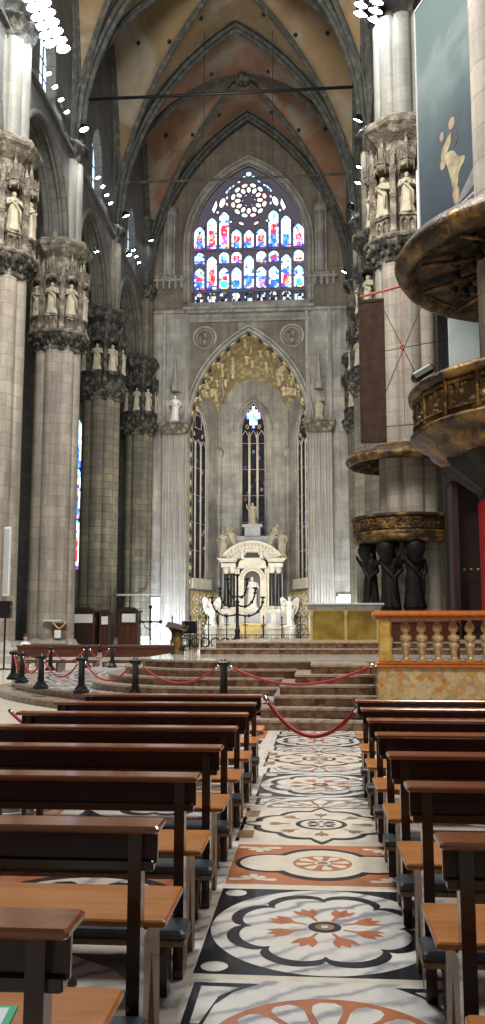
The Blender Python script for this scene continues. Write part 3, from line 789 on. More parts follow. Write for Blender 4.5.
# ------------------------------------------------------------------ arcade / clerestory walls
def arcade(name, x, ys, th, mat):
    for i in range(len(ys) - 1):
        y0, y1 = ys[i], ys[i + 1]; mid = (y0 + y1) / 2; hw = (y1 - y0) / 2
        arch = pointed(hw - 1.25, 5.0, 25.0, 10, mid)
        outer = [(y0, 25.0)] + arch + [(y1, 25.0), (y1, 48.4), (y0, 48.4)]
        win = pointed(1.5, 2.4, 34.0, 8, mid)
        hole = [(mid - 1.5, 31.2)] + win + [(mid + 1.5, 31.2)]
        m = MB(); m.prism(outer, x - th, x + th, [hole], 0, None, lambda p, q, d: (d, p, q))
        # arch mouldings
        for s_ in (-1, 1):
            m.tube([(x + s_ * th * .9, p, q - .05) for p, q in arch], .22, 8, 1)
            m.tube([(x + s_ * th * .5, p, q - .12) for p, q in arch], .14, 8, 1)
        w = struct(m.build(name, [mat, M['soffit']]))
        g = MB(); g.prism(hole, x - .06, x + .06, (), 0, None, lambda p, q, d: (d, p, q)); gg = g.build('glass', M['cleglass'], w)
        b = MB()
        for q in (-.75, 0, .75): b.box(x - .12, x + .12, mid + q - .06, mid + q + .06, 31.2, 35.5)
        for q in (32.2, 33.2, 34.2): b.box(x - .1, x + .1, mid - 1.5, mid + 1.5, q - .04, q + .04)
        b.build('mullion', M['rib'], w)
        l = MB(); l.box(x - th - .25, x + th + .25, y0 + .8, y1 - .8, 30.75, 30.98); l.build('ledge', mat, w)
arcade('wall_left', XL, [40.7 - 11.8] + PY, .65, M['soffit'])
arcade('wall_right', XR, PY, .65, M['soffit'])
# outer side-aisle walls, aisle roofs
m = MB(); m.box(-26.5, -25.5, 26, 78, 0, 33); m.box(-26.5, -15, 77.0, 78, 0, 33, 0)
struct(m.build('wall_left_aisle', M['wall_dark']))
m = MB(); m.box(-26.5, -15.8, 26, 78, 30.6, 31.2); m.box(4.9, 16, 36, 78, 30.6, 31.2); struct(m.build('ceiling_aisles', M['wall_dark']))
m = MB(); m.box(14.5, 15.5, 10, 78, 0, 33); m.box(4.6, 15, 77, 78, 0, 33); struct(m.build('wall_right_aisle', M['wall_dark']))
# narrow stained lancet at the end of the left aisle
def glass_mesh(name, cells, mat, parent):
    me = bpy.data.meshes.new(name); v = []; f = []; cols = []
    for pts, c in cells:
        o_ = len(v); v += pts; f.append(list(range(o_, o_ + len(pts)))); cols += [c] * len(pts)
    me.from_pydata(v, [], f); me.materials.append(mat)
    ca = me.color_attributes.new('glass', 'FLOAT_COLOR', 'CORNER')
    for i, c in enumerate(cols): ca.data[i].color = (c[0], c[1], c[2], 1)
    o_ = bpy.data.objects.new(name, me); C.objects.link(o_)
    if parent: o_.parent = parent
    return o_
BL = [(.03, .09, .75), (.07, .22, .95), (.20, .50, 1.), (.45, .78, 1.), (.02, .04, .40)]
WH = [(.85, .93, 1.), (.72, .88, 1.), (.95, .95, .95), (.55, .82, 1.)]
RD = [(.75, .03, .06), (.5, .02, .08), (.9, .25, .15)]
GR = [(.05, .5, .3), (.1, .7, .65)]
YL = [(1., .65, .1), (.95, .8, .3)]
PU = [(.35, .08, .6), (.7, .3, .8)]
def lancet_cells(x0, x1, z0, z1, y, seed, scheme, nx=5, apex=.5, cell=.2):
    r = random.Random(seed); out = []; w = x1 - x0
    nz = max(3, int((z1 - z0) / cell))
    P = [[None] * (nx + 1) for _ in range(nz + 1)]
    for j in range(nz + 1):
        for i in range(nx + 1):
            jx = 0 if i in (0, nx) else r.uniform(-.3, .3) * w / nx; jz = 0 if j in (0, nz) else r.uniform(-.3, .3) * (z1 - z0) / nz
            zz = z0 + (z1 - z0) * j / nz + jz; sq = min(1., max(.05, ((z1 - zz) / apex) ** .6)) if apex else 1.
            P[j][i] = ((x0 + x1) / 2 + (w * (i / nx - .5) + jx) * sq, y, zz)
    robe = r.choice([RD, BL[:2], BL[:2], PU, RD, GR])
    robe2 = r.choice([RD, BL[:3], RD, BL[2:4] + YL[1:]])
    for j in range(nz):
        for i in range(nx):
            u = abs((i + .5) / nx - .5) * 2; q = (j + .5) / nz
            bg = r.choice(WH if r.random() < scheme else BL)
            c = bg
            if q < .12: c = r.choice(YL[:1] + RD + BL + BL)
            elif q < .62 and u < .62 - .25 * abs(q - .35): c = r.choice(robe if q < .38 else robe2)
            elif .62 <= q < .72 and u < .3: c = (.95, .75, .55)
            elif q > .78: c = r.choice([BL[2], BL[3], (.3, .9, .95), WH[0]] )
            k = r.uniform(.7, 1.15)
            out.append(([P[j][i], P[j][i + 1], P[j + 1][i + 1], P[j + 1][i]], tuple(min(1.2, t * k) for t in c)))
    return out

# ------------------------------------------------------------------ vaults
Rn = (1 + (16.4 / 9) ** 2) / 2
def sprof(v): return sqrt(max(0, Rn * Rn - (Rn - v) ** 2)) / (16.4 / 9)
def vault_bay(y0, y1, mat, idx):
    mb = MB(); nx, ny = 56, 32; v = []
    for j in range(ny + 1):
        ty = -1 + 2 * j / ny
        for i in range(nx + 1):
            tx = -1 + 2 * i / nx
            z = 31.6 + 16.3 * max(sprof(1 - abs(tx)), sprof(1 - abs(ty)))
            v.append((AX + 9.3 * tx, (y0 + y1) / 2 + ty * (y1 - y0) / 2, z + .15))
    f = [(j * (nx + 1) + i, j * (nx + 1) + i + 1, (j + 1) * (nx + 1) + i + 1, (j + 1) * (nx + 1) + i) for j in range(ny) for i in range(nx)]
    mb.add(v, f, 0, True)
    rr_ = random.Random(idx)
    # small round ventilation holes
    for sx in (-1, 1):
        for t in (.25, .5, .75):
            for ty in (-.45, .45):
                tx = sx * t
                if True:
                    z = 31.6 + 16.3 * max(sprof(1 - abs(tx)), sprof(1 - abs(ty)))
                    mb.ball((AX + 9.3 * tx, (y0 + y1) / 2 + ty * (y1 - y0) / 2, z + .12), .16, 8, 6, 1)
    c = struct(mb.build('ceiling', [mat, M['black']], fix=False)); 
    ym = (y0 + y1) / 2
    for s_ in (-1, 1):
        r_ = MB(); n = 40; pts = []
        for k in range(n + 1):
            t = -1 + 2 * k / n; pts.append((AX + 9.1 * t, ym + s_ * t * (y1 - y0) / 2, 31.6 + 16.3 * sprof(1 - abs(t))))
        for off, rad in ((0, .18), (-.2, .10), (.2, .10)):
            r_.tube([(p[0], p[1] + off, p[2] + abs(off) * .6) for p in pts], rad, 8, 0)
        r_.build('diagonal_rib', M['rib'], c)
    for sx in (-1, 1):
        r_ = MB(); pts = [(AX + sx * 9.15, ym + t * (y1 - y0) / 2, 31.6 + 16.3 * sprof(1 - abs(t))) for t in [(-1 + 2 * k / 30) for k in range(31)]]
        r_.tube(pts, .22, 8, 0); r_.tube([(p[0] - sx * .25, p[1], p[2] + .05) for p in pts], .13, 8, 0); r_.build('wall_rib', M['rib'], c)
    b = MB(); b.lathe([(.2, -.5), (.55, -.45), (.75, -.2), (.7, .1), (.4, .3)], 16, (AX, ym, 47.75)); b.ball((AX, ym, 47.3), .3, 8, 6); b.build('boss', M['carve_dark'], c)
    return c
ys = [40.7 - 11.8] + PY
for k in range(4):
    if k == 0: continue
    vault_bay(ys[k], ys[k + 1] if k < 3 else 77.0, M['web_far'] if k == 3 else M['web_near'], k)
for k, y in enumerate(ys[1:]):
    r_ = MB(); n = 60; sc = 1.25 if k < 3 else 1
    pts = [(AX + 9.0 * (-1 + 2 * i / n), y, 31.6 + 16.2 * sprof(1 - abs(-1 + 2 * i / n))) for i in range(n + 1)]
    for off, rad, dz in ((0, .20, -.2), (-.34, .17, 0), (.34, .17, 0), (-.62, .10, .25), (.62, .10, .25), (-.17, .12, .05), (.17, .12, .05)):
        q = []
        for p in pts:
            d = Vector((p[0] - AX, 0, p[2] - 36)).normalized(); q.append((p[0] + d.x * dz, p[1] + off, p[2] + d.z * dz))
        r_.tube(q, rad, 8, 0)
    o = struct(r_.build('trim_transverse_rib', M['rib_t'] if 'rib_t' in M else M['rib'])); o.name = 'trim_%d' % (10 + k)
# tie rods
for k, (y, z) in enumerate(((52.3, 34.9), (64.0, 35.4))):
    t = MB(); t.tube([(XL + 1.0, y, z), (AX, y, z - .05), (XR - 1.0, y, z)], .10, 8)
    rt = empty('tie_rod', (0, 0, 0), ['iron tie rod spanning the vault, upper one in the picture', 'iron tie rod crossing just above the stained rose window'][k], 'tie rod', 'iron tie rods')
    t.build('rod', M['rib'] if k else M['black'], rt)
    for x in (XL + 1.1, XR - 1.1):
        t = MB(); t.box(x - .15, x + .15, y - .2, y + .2, z - .25, z + .25); t.build('anchor', M['black'], rt)
for k, x in enumerate((-13.0 + 5.2, -2.7)):   # thin hanging cables
    t = MB(); t.tube([(x, 62, 35.4), (x, 62, 46.2)], .02, 5)
    tag(t.build('lamp_cable', M['black']), ['thin cable hanging from the vault, left one', 'thin cable hanging from the vault, right one'][k], 'cable')

# ------------------------------------------------------------------ end wall with window and apse
WY = 77.0
op = pointed(5.2, 8.8, 19.0, 16, AX)
wn = [(AX - 5.15, 30.5)] + pointed(5.2, 7.8, 35.9, 16, AX) + [(AX + 5.15, 30.5)]
lowz = 29.6
m = MB()
m.prism([(-15.6, 0), (AX - 5.2, 0)] + op + [(AX + 5.2, 0), (4.9, 0), (4.9, lowz), (-15.6, lowz)], WY, WY + .9, (), 0)
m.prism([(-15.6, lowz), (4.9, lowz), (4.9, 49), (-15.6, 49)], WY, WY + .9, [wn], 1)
struct(m.build('wall_back', [M['wall'], M['wall_up']]))
# mouldings round the great window and arch
m = MB()
for r_, dz, dy in ((.22, .28, -.02), (.13, .6, -.1), (.10, 0.02, .3)):
    q = []
    for p in wn: 
        d = Vector((p[0] - AX, 0, max(0, p[1] - 36))).normalized(); q.append((p[0] + d.x * dz, WY + dy, p[1] + d.z * dz))
    m.tube(q, r_, 8, 0)
o = struct(m.build('trim_20', M['wall']))
m = MB(); q0 = [(AX - 5.2, 5)] + op + [(AX + 5.2, 5)]
for r_, dz, dy, mi in ((.16, .18, -.05, 0), (.12, .50, -.12, 0), (.07, 0.0, .2, 0)):
    q = []
    for p in q0:
        d = Vector((p[0] - AX, 0, max(0, p[1] - 20))).normalized(); q.append((p[0] + d.x * dz, WY + dy, p[1] + d.z * dz))
    m.tube(q, r_, 8, mi)
# black and gilt lozenges on the reveal
full = q0
acc = 0
def along(poly, step):
    out = []; d = 0
    for (a_, b_) in zip(poly, poly[1:]):
        L = math.hypot(b_[0] - a_[0], b_[1] - a_[1]); t = -d
        while t + step <= L:
            t += step; out.append((a_[0] + (b_[0] - a_[0]) * t / L, a_[1] + (b_[1] - a_[1]) * t / L, math.atan2(b_[1] - a_[1], b_[0] - a_[0])))
        d = L - t
    return out
for k, (x, z, a_) in enumerate(along(full, .62)):
    X = Matrix.Translation((x, WY + .02, z)) @ Matrix.Rotation(-a_, 4, 'Y')
    m.box(-.17, .17, -.03, .7, -.12 - .05, -.12 + .05, 1 if k % 2 else 2, X)
o = struct(m.build('trim_21', [M['wall'], M['black'], M['gold_dull']]))
# cornices, frame of spandrels, medallions
m = MB()
m.box(AX - 5.6, AX + 5.6, WY - .45, WY, 29.5, 29.75); m.box(AX - 5.8, AX + 5.8, WY - .65, WY, 29.75, 30.0); m.box(AX - 5.4, AX + 5.4, WY - .3, WY, 30.0, 30.5)
m.box(AX - 5.5, AX + 5.5, WY - .2, WY, 28.7, 28.9)
for x in (AX - 5.45, AX + 5.25): m.box(x, x + .2, WY - .2, WY, 19.2, 28.7)
m.box(AX - 9.3, AX - 5.6, WY - .25, WY, 29.6, 29.85); m.box(AX + 5.6, AX + 9.3, WY - .25, WY, 29.6, 29.85)
struct(m.build('trim_22', M['wall']))
m = MB()
hl = [p for p in op if p[0] <= AX + .001 and p[1] > 20]
lf = [(AX - 5.2, 28.65), (AX - 5.2, hl[0][1])] + [(p[0] - .35, p[1] + .3) for p in hl if p[1] < 27.8] + [(AX - .9, 28.65)]
m.prism(lf, WY - .06, WY, (), 0); m.prism([(2 * AX - p[0], p[1]) for p in lf], WY - .06, WY, (), 0)
struct(m.build('trim_24', M['wall_up']))
for k, x in enumerate((-9.5, -1.75)):
    r_ = empty('relief_medallion', (x, WY, 27.3), 'round carved %s relief in the %s spandrel of the apse arch' % (('stone', 'left'), ('stone', 'right'))[k], 'relief', 'spandrel medallions')
    m = MB(); m.tube([(1.0 * cos(t * pi / 16), -.08, 1.0 * sin(t * pi / 16)) for t in range(33)], .11, 8, 0, False); m.tube([(.75 * cos(t * pi / 16), -.06, .75 * sin(t * pi / 16)) for t in range(33)], .05, 8, 0, False); m.build('frame', M['wall'], r_)
    m = MB(); X = TR(0, -.05, -.75, 0, .75); add_statue(m, 1.9, 30 + k, X, 0, 2); wings(m, 1.7, X); m.build('figure', M['carve'], r_)
    m = MB(); m.lathe([(.95, 0), (.2, .02)], 24, (0, 0, 0), 0, None, False, Matrix.Rotation(pi / 2, 4, 'X')); m.build('ground', M['soffit'], r_)
# wall pilasters with fine vertical mouldings
for k, (x0, x1) in enumerate(((-13.25, -10.85), (-.65, 1.8))):
    cx = (x0 + x1) / 2
    r_ = empty('wall_pilaster', (cx, WY, 0), ['tall moulded pilaster left of the apse, statue on its capital', 'tall moulded pilaster right of the apse, statue on its capital'][k], 'pilaster', 'pilasters flanking the apse')
    m = MB(); m.box(-1.0, 1.0, -.45, 0, 0, 18.6)
    for i in range(9):
        xx = -1.0 + i * .25; m.lathe([(.06 if i % 2 else .10, 1.2), (.06 if i % 2 else .10, 18.5)], 10, (xx, -.47, 0), 0, None, False)
    m.build('shaft', M['moulded'], r_)
    m = MB(); m.box(-1.2, 1.2, -.75, 0, 0, .5); m.box(-1.1, 1.1, -.62, 0, .5, 1.2); m.build('base', M['wall'], r_)
    m = MB(); m.prism([(-1.05, 18.5), (1.05, 18.5), (1.35, 19.1), (1.38, 19.45), (-1.38, 19.45), (-1.35, 19.1)], -.95, 0); m.box(-1.45, 1.45, -1.05, 0, 19.35, 19.55)
    for i in range(9): m.ball((-1.05 + i * .26, -.88, 18.95), .17, 7, 5, 0, None, (1, 1, 1.4))
    m.build('capital', M['carve'], r_)
    m = MB()
    for s_ in (-1, 1): m.box(s_ * 1.0 - .14, s_ * 1.0 + .14, -.3, 0, 19.5, 29.6)
    m.box(-.5, .5, -.2, 0, 22.4, 23.2)
    m.lathe([(.42, 22.4), (.45, 22.5), (.45, 22.9), (.3, 23.1), (.2, 23.9), (.1, 25.2), (.16, 25.3), (.02, 25.6)], 6, (0, -.35, 0), 0, None, True, None, False)
    m.build('niche_canopy', M['wall'], r_)
    s = MB(); add_statue(s, 2.3, 40 + k, None, 0, k, False)
    s.box(-.4, .4, -.3, .3, -.12, .02)
    so = s.build('statue', M['statue_white'] if k == 0 else M['statue'], None, (cx, WY - .55, 19.67)); tag(so, ['white marble statue standing on the left pilaster capital', 'grey marble statue standing on the right pilaster capital'][k], 'statue', 'statues beside the apse arch')
    # upper canopied niche shafts beside the great window
    u = MB(); xx = -12.7 if k == 0 else .9
    u.box(-.5, .5, -.35, 0, 32.6, 39.2); u.lathe([(.34, 33), (.34, 38.6)], 10, (0, -.4, 0)); u.lathe([(.62, 38.6), (.7, 38.8), (.7, 39.3), (.4, 39.6), (.3, 40.2), (.1, 41)], 8, (0, -.2, 0))
    for i in range(5):
        u.lathe([(.05, 31.8), (.17, 32.1), (.15, 32.5), (.2, 33.0)], 8, (-1.1 + i * .55, -.3, 0))
    u.box(-1.4, 1.4, -.5, 0, 32.5, 32.75)
    tag(u.build('niche_shaft', M['wall'], None, (xx, WY, 0)), ['blind niche shaft with pendant brackets left of the great window', 'blind niche shaft with pendant brackets right of the great window'][k], 'niche', 'niche shafts beside the great window')

# ---- great stained window
WZ = lambda y: 30.45 + (303 - y) * .0946
pitch = 1.125; half = .475
holes = []; cells = []
tr_out = [(AX - 5.12, 30.5)] + pointed(5.18, 7.75, 35.9, 16, AX) + [(AX + 5.12, 30.5)]
def inside(x, z):
    a_, h = 5.0, 7.1
    if z < 35.9: return abs(x - AX) < a_
    Rr = (a_ * a_ + h * h) / (2 * a_); q = Rr * Rr - (z - 35.9) ** 2
    return q > 0 and abs(x - AX) < sqrt(q) - (Rr - a_)
GY = WY + .62
def lanc(x, z0, z1, w=half, nose=.45):
    return [(x - w, z0), (x + w, z0), (x + w, z1 - nose), (x + w * .55, z1 - nose * .35), (x, z1), (x - w * .55, z1 - nose * .35), (x - w, z1 - nose)]
for k in range(9):
    x = AX + (k - 4) * pitch; seed = 100 + k
    tall = k in (1, 4, 7)
    # bottom blind row
    holes.append(lanc(x, WZ(300), WZ(288.5), half * .9, .3)); r = random.Random(seed)
    for (pt, c) in lancet_cells(x - half, x + half, WZ(301), WZ(288), GY, seed, .3, 5, .5, .22): cells.append((pt, tuple(q * .42 for q in (.8, .9, 1.)) if r.random() < .3 else tuple(q * .04 for q in c)))
    top = WZ(253) if tall else WZ(264.5)
    holes.append(lanc(x, WZ(286.5), top)); cells += lancet_cells(x - half, x + half, WZ(286.8), top, GY, seed + 20, .75 if tall else .5)
    if not tall:
        holes.append(lanc(x, WZ(261), WZ(249), half, .25)); cells += lancet_cells(x - half, x + half, WZ(261.5), WZ(248.5), GY, seed + 40, .8, 5, .5, .2)
    z1 = {1: 41 - 2.15, 2: 39.4, 3: 37.7, 4: 37.6, 5: 37.7, 6: 39.4, 7: 38.85}.get(k)
    if z1:
        holes.append(lanc(x, WZ(246), z1)); cells += lancet_cells(x - half, x + half, WZ(246.3), z1, GY, seed + 60, .85)
    elif k == 0:
        h_ = [(x - half + .05, WZ(246)), (x + half, WZ(246)), (x + half, 38.0), (x + .15, 37.6), (x - .2, 36.9)]; holes.append(h_); cells += lancet_cells(x - half, x + half, WZ(246.3), 38.0, GY, seed, .9)
    else:
        h_ = [(x - half, WZ(246)), (x + half - .05, WZ(246)), (x + .2, 36.9), (x - .15, 37.6), (x - half, 38.0)]; holes.append(h_); cells += lancet_cells(x - half, x + half, WZ(246.3), 38.0, GY, seed, .9)
RZ, RXc = 40.4, AX
def blob(cx, cz, ru, rv, a_, n=10, tip=.0):
    out = []
    for i in range(n):
        t = 2 * pi * i / n; u = ru * cos(t) * (1 - tip * cos(t)); v = rv * sin(t) * (1 - tip * cos(t)); out.append((cx + u * cos(a_) - v * sin(a_), cz + u * sin(a_) + v * cos(a_)))
    return out
def pane(pts, col, seed=0):
    holes.append(pts)
    cx = sum(p[0] for p in pts) / len(pts); cz = sum(p[1] for p in pts) / len(pts); r = random.Random(seed)
    g = [(p[0], p[1]) for p in pts]
    for i in range(len(g)):
        j = (i + 1) % len(g); k_ = r.uniform(.75, 1.1)
        c = col if r.random() < .8 else r.choice(WH)
        cells.append(([(cx, GY, cz), (g[i][0], GY, g[i][1]), (g[j][0], GY, g[j][1])], tuple(q * k_ for q in c)))
for k in range(12):
    t = 2 * pi * k / 12 + pi / 12
    pane(blob(RXc + 1.48 * cos(t), RZ + 1.48 * sin(t), .22, .32, t), [(.95, .35, .25), (.5, .9, .5), (1, .85, .5)][k % 3], k)
    t = 2 * pi * k / 12
    pane(blob(RXc + 1.02 * cos(t), RZ + 1.02 * sin(t), .30, .22, t), [(1, .95, .85), (.95, .75, .5), (.8, .95, 1)][k % 3], k + 50)
for k in range(6):
    t = 2 * pi * k / 6
    pane(blob(RXc + .55 * cos(t), RZ + .55 * sin(t), .10, .15, t, 7), (.25, .05, .12), k + 80)
holes_ok = []
pane(blob(AX, 42.95, .3, .26, 0), (.3, .9, .85), 1); pane(blob(AX - .42, 42.6, .24, .2, 0), (.5, .9, 1), 2); pane(blob(AX + .42, 42.6, .24, .2, 0), (.5, .9, 1), 3)
for k in range(20):
    t = 2 * pi * k / 20 + .15; px_, pz_ = AX + 2.02 * cos(t), RZ + 2.02 * sin(t)
    if pz_ > 39.6 and inside(px_ + sgn(px_ - AX) * .3, pz_ + .15) and abs(px_ - AX) > .75: pane(blob(px_, pz_, .13, .2, t, 6), (.35, .6, 1), k)
for s_ in (-1, 1):
    pane(blob(AX + s_ * 2.42, 40.25, .52, .28, pi / 2 + s_ * .35), (1, .85, .95), 5)
    pane([(AX + s_ * 3.15, 39.25), (AX + s_ * 3.42, 39.6), (AX + s_ * 3.0, 40.6), (AX + s_ * 2.85, 40.0)] [::s_], (.5, .95, .85), 6)
    pane([(AX + s_ * 1.95, 41.1), (AX + s_ * 2.2, 41.25), (AX + s_ * 1.55, 42.0), (AX + s_ * 1.6, 41.6)][::s_], (.4, .75, 1.), 7)
    pane(blob(AX + s_ * 1.7, 38.4, .2, .14, 0, 8), (1, .8, .95), 9); pane(blob(AX + s_ * 2.85, 39.35, .15, .15, 0, 8), (.9, .95, 1), 9)
    pane(blob(AX + s_ * .68, 38.2, .3, .16, s_ * .5, 8), (1, .6, .5), 10)
struct(bpy.data.objects.new('x', None)) if False else None
w1 = MB(); w1.prism(tr_out, WY + .66, WY + .85)
for h_ in holes: w1.tube([(p[0], GY - .02, p[1]) for p in h_ + h_[:1]], .055, 6)
for k in range(10): w1.box(AX + (k - 4.5) * pitch - .09, AX + (k - 4.5) * pitch + .09, GY - .12, GY + .05, 30.5, 36.0 if k in (0, 9) else 37.2)
w1.box(AX - 5.1, AX + 5.1, WY + .3, WY + .6, WZ(248) - .03, WZ(248) + .03)
window = struct(w1.build('window_1', M['tracery'] if 'tracery' in M else plain('dark_tracery', (.20, .18, .26), .7)))
glass_mesh('stained_glass', [(p, c) for p, c in cells], M['stained'], window)
m = MB(); m.box(AX - 5.1, AX + 5.1, WY - .05, WY + .1, 30.5, 30.55)
for k in range(19): m.box(AX - 5.0 + k * .55, AX - 4.95 + k * .55, WY, WY + .05, 30.5, 31.5)
m.box(AX - 5.1, AX + 5.1, WY, WY + .05, 31.45, 31.5); m.build('guard_rail', M['black'], window)

# ---- apse
A0, A1, A2, A3 = (AX - 5.2, WY + .9), (AX - 3.25, 83.2), (AX + 3.25, 83.2), (AX + 5.2, WY + .9)
def wall_local(p, q, outline, holes, th, mats, name, mi=0):
    d = Vector((q[0] - p[0], q[1] - p[1])); L = d.length; d.normalize(); n = Vector((-d.y, d.x))
    T = lambda a_, b_, e: (p[0] + d.x * a_ + n.x * e, p[1] + d.y * a_ + n.y * e, b_)
    m = MB(); m.prism(outline, 0, th, holes, mi, None, T); return m, T, L
Ls = math.hypot(A1[0] - A0[0], A1[1] - A0[1])
def lancet_window(name_idx, p, q, u0, u1, z0, zs, z1, ztop_outline, blue=None):
    uc = (u0 + u1) / 2; a_ = (u1 - u0) / 2
    hole = [(u0, z0)] + pointed(a_, z1 - zs, zs, 8, uc) + [(u1, z0)]
    m, T, L = wall_local(p, q, ztop_outline, [hole], .32, None, 'x')
    for e, r_ in ((0, .12),):
        m.tube([T(b_[0], b_[1], e) for b_ in hole], r_, 8)
    m.prism([(u0 - .25, z0 - .9), (u1 + .25, z0 - .9), (u1 + .15, z0), (u0 - .15, z0)], -.35, .2, (), 1, None, T)
    w = struct(m.build('wall_apse', [M['wall'], M['altar']]))
    # window proper
    win = MB()
    hs = []; n = 3; wd = (u1 - u0); lw = wd / n
    zt = zs - .2
    for k in range(n):
        x = u0 + lw * (k + .5); hs.append([(x - lw * .42, z0 + .05), (x + lw * .42, z0 + .05), (x + lw * .42, zt - .3), (x, zt + .25), (x - lw * .42, zt - .3)])
    hs.append(blob(uc, zs + (z1 - zs) * .55, (z1 - zs) * .28, (z1 - zs) * .28, pi / 4, 4))
    hs.append(blob(uc - a_ * .5, zs + .15 * (z1 - zs), .12, .2, .4, 6)); hs.append(blob(uc + a_ * .5, zs + .15 * (z1 - zs), .12, .2, -.4, 6))
    oh = [(u0 + .01, z0)] + pointed(a_ - .01, z1 - zs, zs, 8, uc) + [(u1 - .01, z0)]
    win.tube([T(b_[0], b_[1], .16) for b_ in oh], .07, 6)
    for k in (1, 2): win.tube([T(u0 + lw * k, z0, .16), T(u0 + lw * k, zt + .1, .16)], .06, 6)
    for h_ in hs: win.tube([T(b_[0], b_[1], .16) for b_ in h_ + h_[:1]], .04, 6)
    for zz in (z0 + 2.5, z0 + 5, z0 + 7.5, z0 + 10): win.tube([T(u0, zz, .2), T(u1, zz, .2)], .02, 4)
    wo = struct(win.build('window_%d' % name_idx, M['altar']))
    cl = []; r = random.Random(name_idx)
    nx, nz = 9, int((z1 - z0) / .3)
    for i in range(nx):
        for j in range(nz):
            ua, ub = u0 + wd * i / nx, u0 + wd * (i + 1) / nx; za, zb = z0 + (z1 - z0) * j / nz, z0 + (z1 - z0) * (j + 1) / nz
            c = r.choice([(.006, .008, .014), (.01, .006, .006), (.004, .005, .008), (.012, .008, .006), (.004, .004, .004)]); 
            if r.random() < .06: c = r.choice([(.06, .02, .03), (.03, .03, .08), (.06, .06, .08)])
            uu, zz_ = (ua + ub) / 2, (za + zb) / 2
            if zz_ > zs and abs(uu - uc) > a_ * (1 - ((zz_ - zs) / (z1 - zs)) ** 1.4): continue
            if blue and abs(uu - uc) / .75 + abs(zz_ - zs - (z1 - zs) * .5) / .95 < 1: c = r.choice([(.15, .3, .9), (.4, .6, 1), (.8, .9, 1), (.3, .7, .7), (.5, .4, .8)])
            cl.append(([T(ua, za, .26), T(ub, za, .26), T(ub, zb, .26), T(ua, zb, .26)], c))
    glass_mesh('glass', cl, M['stained'], wo)
    return w
out_side = [(0, 0), (Ls, 0), (Ls, 24.0), (Ls * .5, 22.8), (0, 19.2)]
lancet_window(2, A0, A1, .12, 3.3, 6.0, 18.6, 21.6, [(0, 0), (Ls, 0), (Ls, 22.2), (Ls * .75, 23.2), (Ls * .35, 22.9), (0, 19.0)])
lancet_window(3, A2, A3, Ls - 3.3, Ls - .12, 6.0, 18.6, 21.6, [(0, 0), (Ls, 0), (Ls, 19.0), (Ls * .65, 22.9), (Ls * .25, 23.2), (0, 22.2)])
ow = [(0, 0), (6.5, 0)] + [(x, z) for (x, z) in reversed(pointed(3.25, 4.2, 21.3, 10, 3.25))]
lancet_window(4, A1, A2, 2.1, 4.4, 9.0, 20.2, 22.9, ow, True)
# drip mould over centre window + wall ribs and small capitals
m = MB()
m.tube([(AX - 3.25 + p, 83.1, q) for p, q in pointed(1.75, 3.0, 20.2, 10, 3.25)], .12, 8)
for x, y in ((AX - 3.2, 83.0), (AX + 3.2, 83.0)):
    m.lathe([(.2, 0), (.2, 18)], 12, (x, y, 0)); m.lathe([(.22, 17.4), (.45, 18.0), (.4, 18.3), (.2, 18.5)], 10, (x, y, 0)); m.lathe([(.14, 18.4), (.14, 23.2)], 10, (x, y, 0))
struct(m.build('trim_23', M['wall']))
# apse vault loft with gilded relief
m = MB(); n = 32
outc = pointed(5.2, 8.8, 19.0, n // 2, AX)
# inner curve follows the polygon walls' heads
side = [(A0[0] + (A1[0] - A0[0]) * t, A0[1] + (A1[1] - A0[1]) * t, z) for t, z in ((0, 19.0), (.35, 22.5), (.75, 22.9), (1, 21.9))]
backc = [(x, 83.2, z) for x, z in pointed(3.25, 4.0, 21.3, 8, AX)]
side2 = [(2 * AX - x, y, z) for x, y, z in reversed(side)]
inner = [Vector(p) for p in side] + [Vector(p) for p in backc[1:-1]] + [Vector(p) for p in side2]
def resample(P, k):
    P = [Vector(p) for p in P]; L = [0]
    for a_, b_ in zip(P, P[1:]): L.append(L[-1] + (b_ - a_).length)
    out = []
    for i in range(k + 1):
        s_ = L[-1] * i / k; j = 0
        while j < len(L) - 2 and L[j + 1] < s_: j += 1
        t = (s_ - L[j]) / max(1e-6, L[j + 1] - L[j]); out.append(P[j].lerp(P[j + 1], min(1, max(0, t))))
    return out
oc = resample([(x, WY + .3, z) for x, z in outc], 48); ic = resample(inner, 48)
rows = 12; v = []
for j in range(rows + 1):
    t = j / rows
    for i in range(49):
        p = oc[i].lerp(ic[i], t); b_ = sin(pi * t) * .9 * sin(pi * i / 48); p = p + Vector((0, 0, b_)); v.append(tuple(p))
m.add(v, [(j * 49 + i, j * 49 + i + 1, (j + 1) * 49 + i + 1, (j + 1) * 49 + i) for j in range(rows) for i in range(48)], 0, True)
apv = struct(m.build('ceiling_apse', M['gold_relief'], fix=False))
for fi, i in enumerate((10, 17, 31, 38)):
    m = MB(); m.tube([tuple(Vector(v[j * 49 + i]) - Vector((0, 0, .08))) for j in range(rows + 1)], .12, 8); m.build('rib', M['wall'], apv)
rr_ = random.Random(11)
for j in (2, 4, 6, 8, 9):
    for i in range(6, 43, 3):
        if rr_.random() < .12: continue
        p = Vector(v[j * 49 + i + rr_.choice((-1, 0, 1))]); tv = (Vector(v[(j - 1) * 49 + i]) - Vector(v[(j + 1) * 49 + i])).normalized()
        m = MB(); X = Matrix.Translation(p - Vector((0, .1, .22))) @ tv.to_track_quat('Z', 'Y').to_matrix().to_4x4()
        add_statue(m, rr_.uniform(.8, 1.1), j * 50 + i, X @ Matrix.Translation((0, 0, -.5)) @ Matrix.Rotation(pi if rr_.random() < .5 else 0, 4, 'Z'), 0, rr_.randrange(3)); m.build('relief_figure', M['relief_fig'], apv)
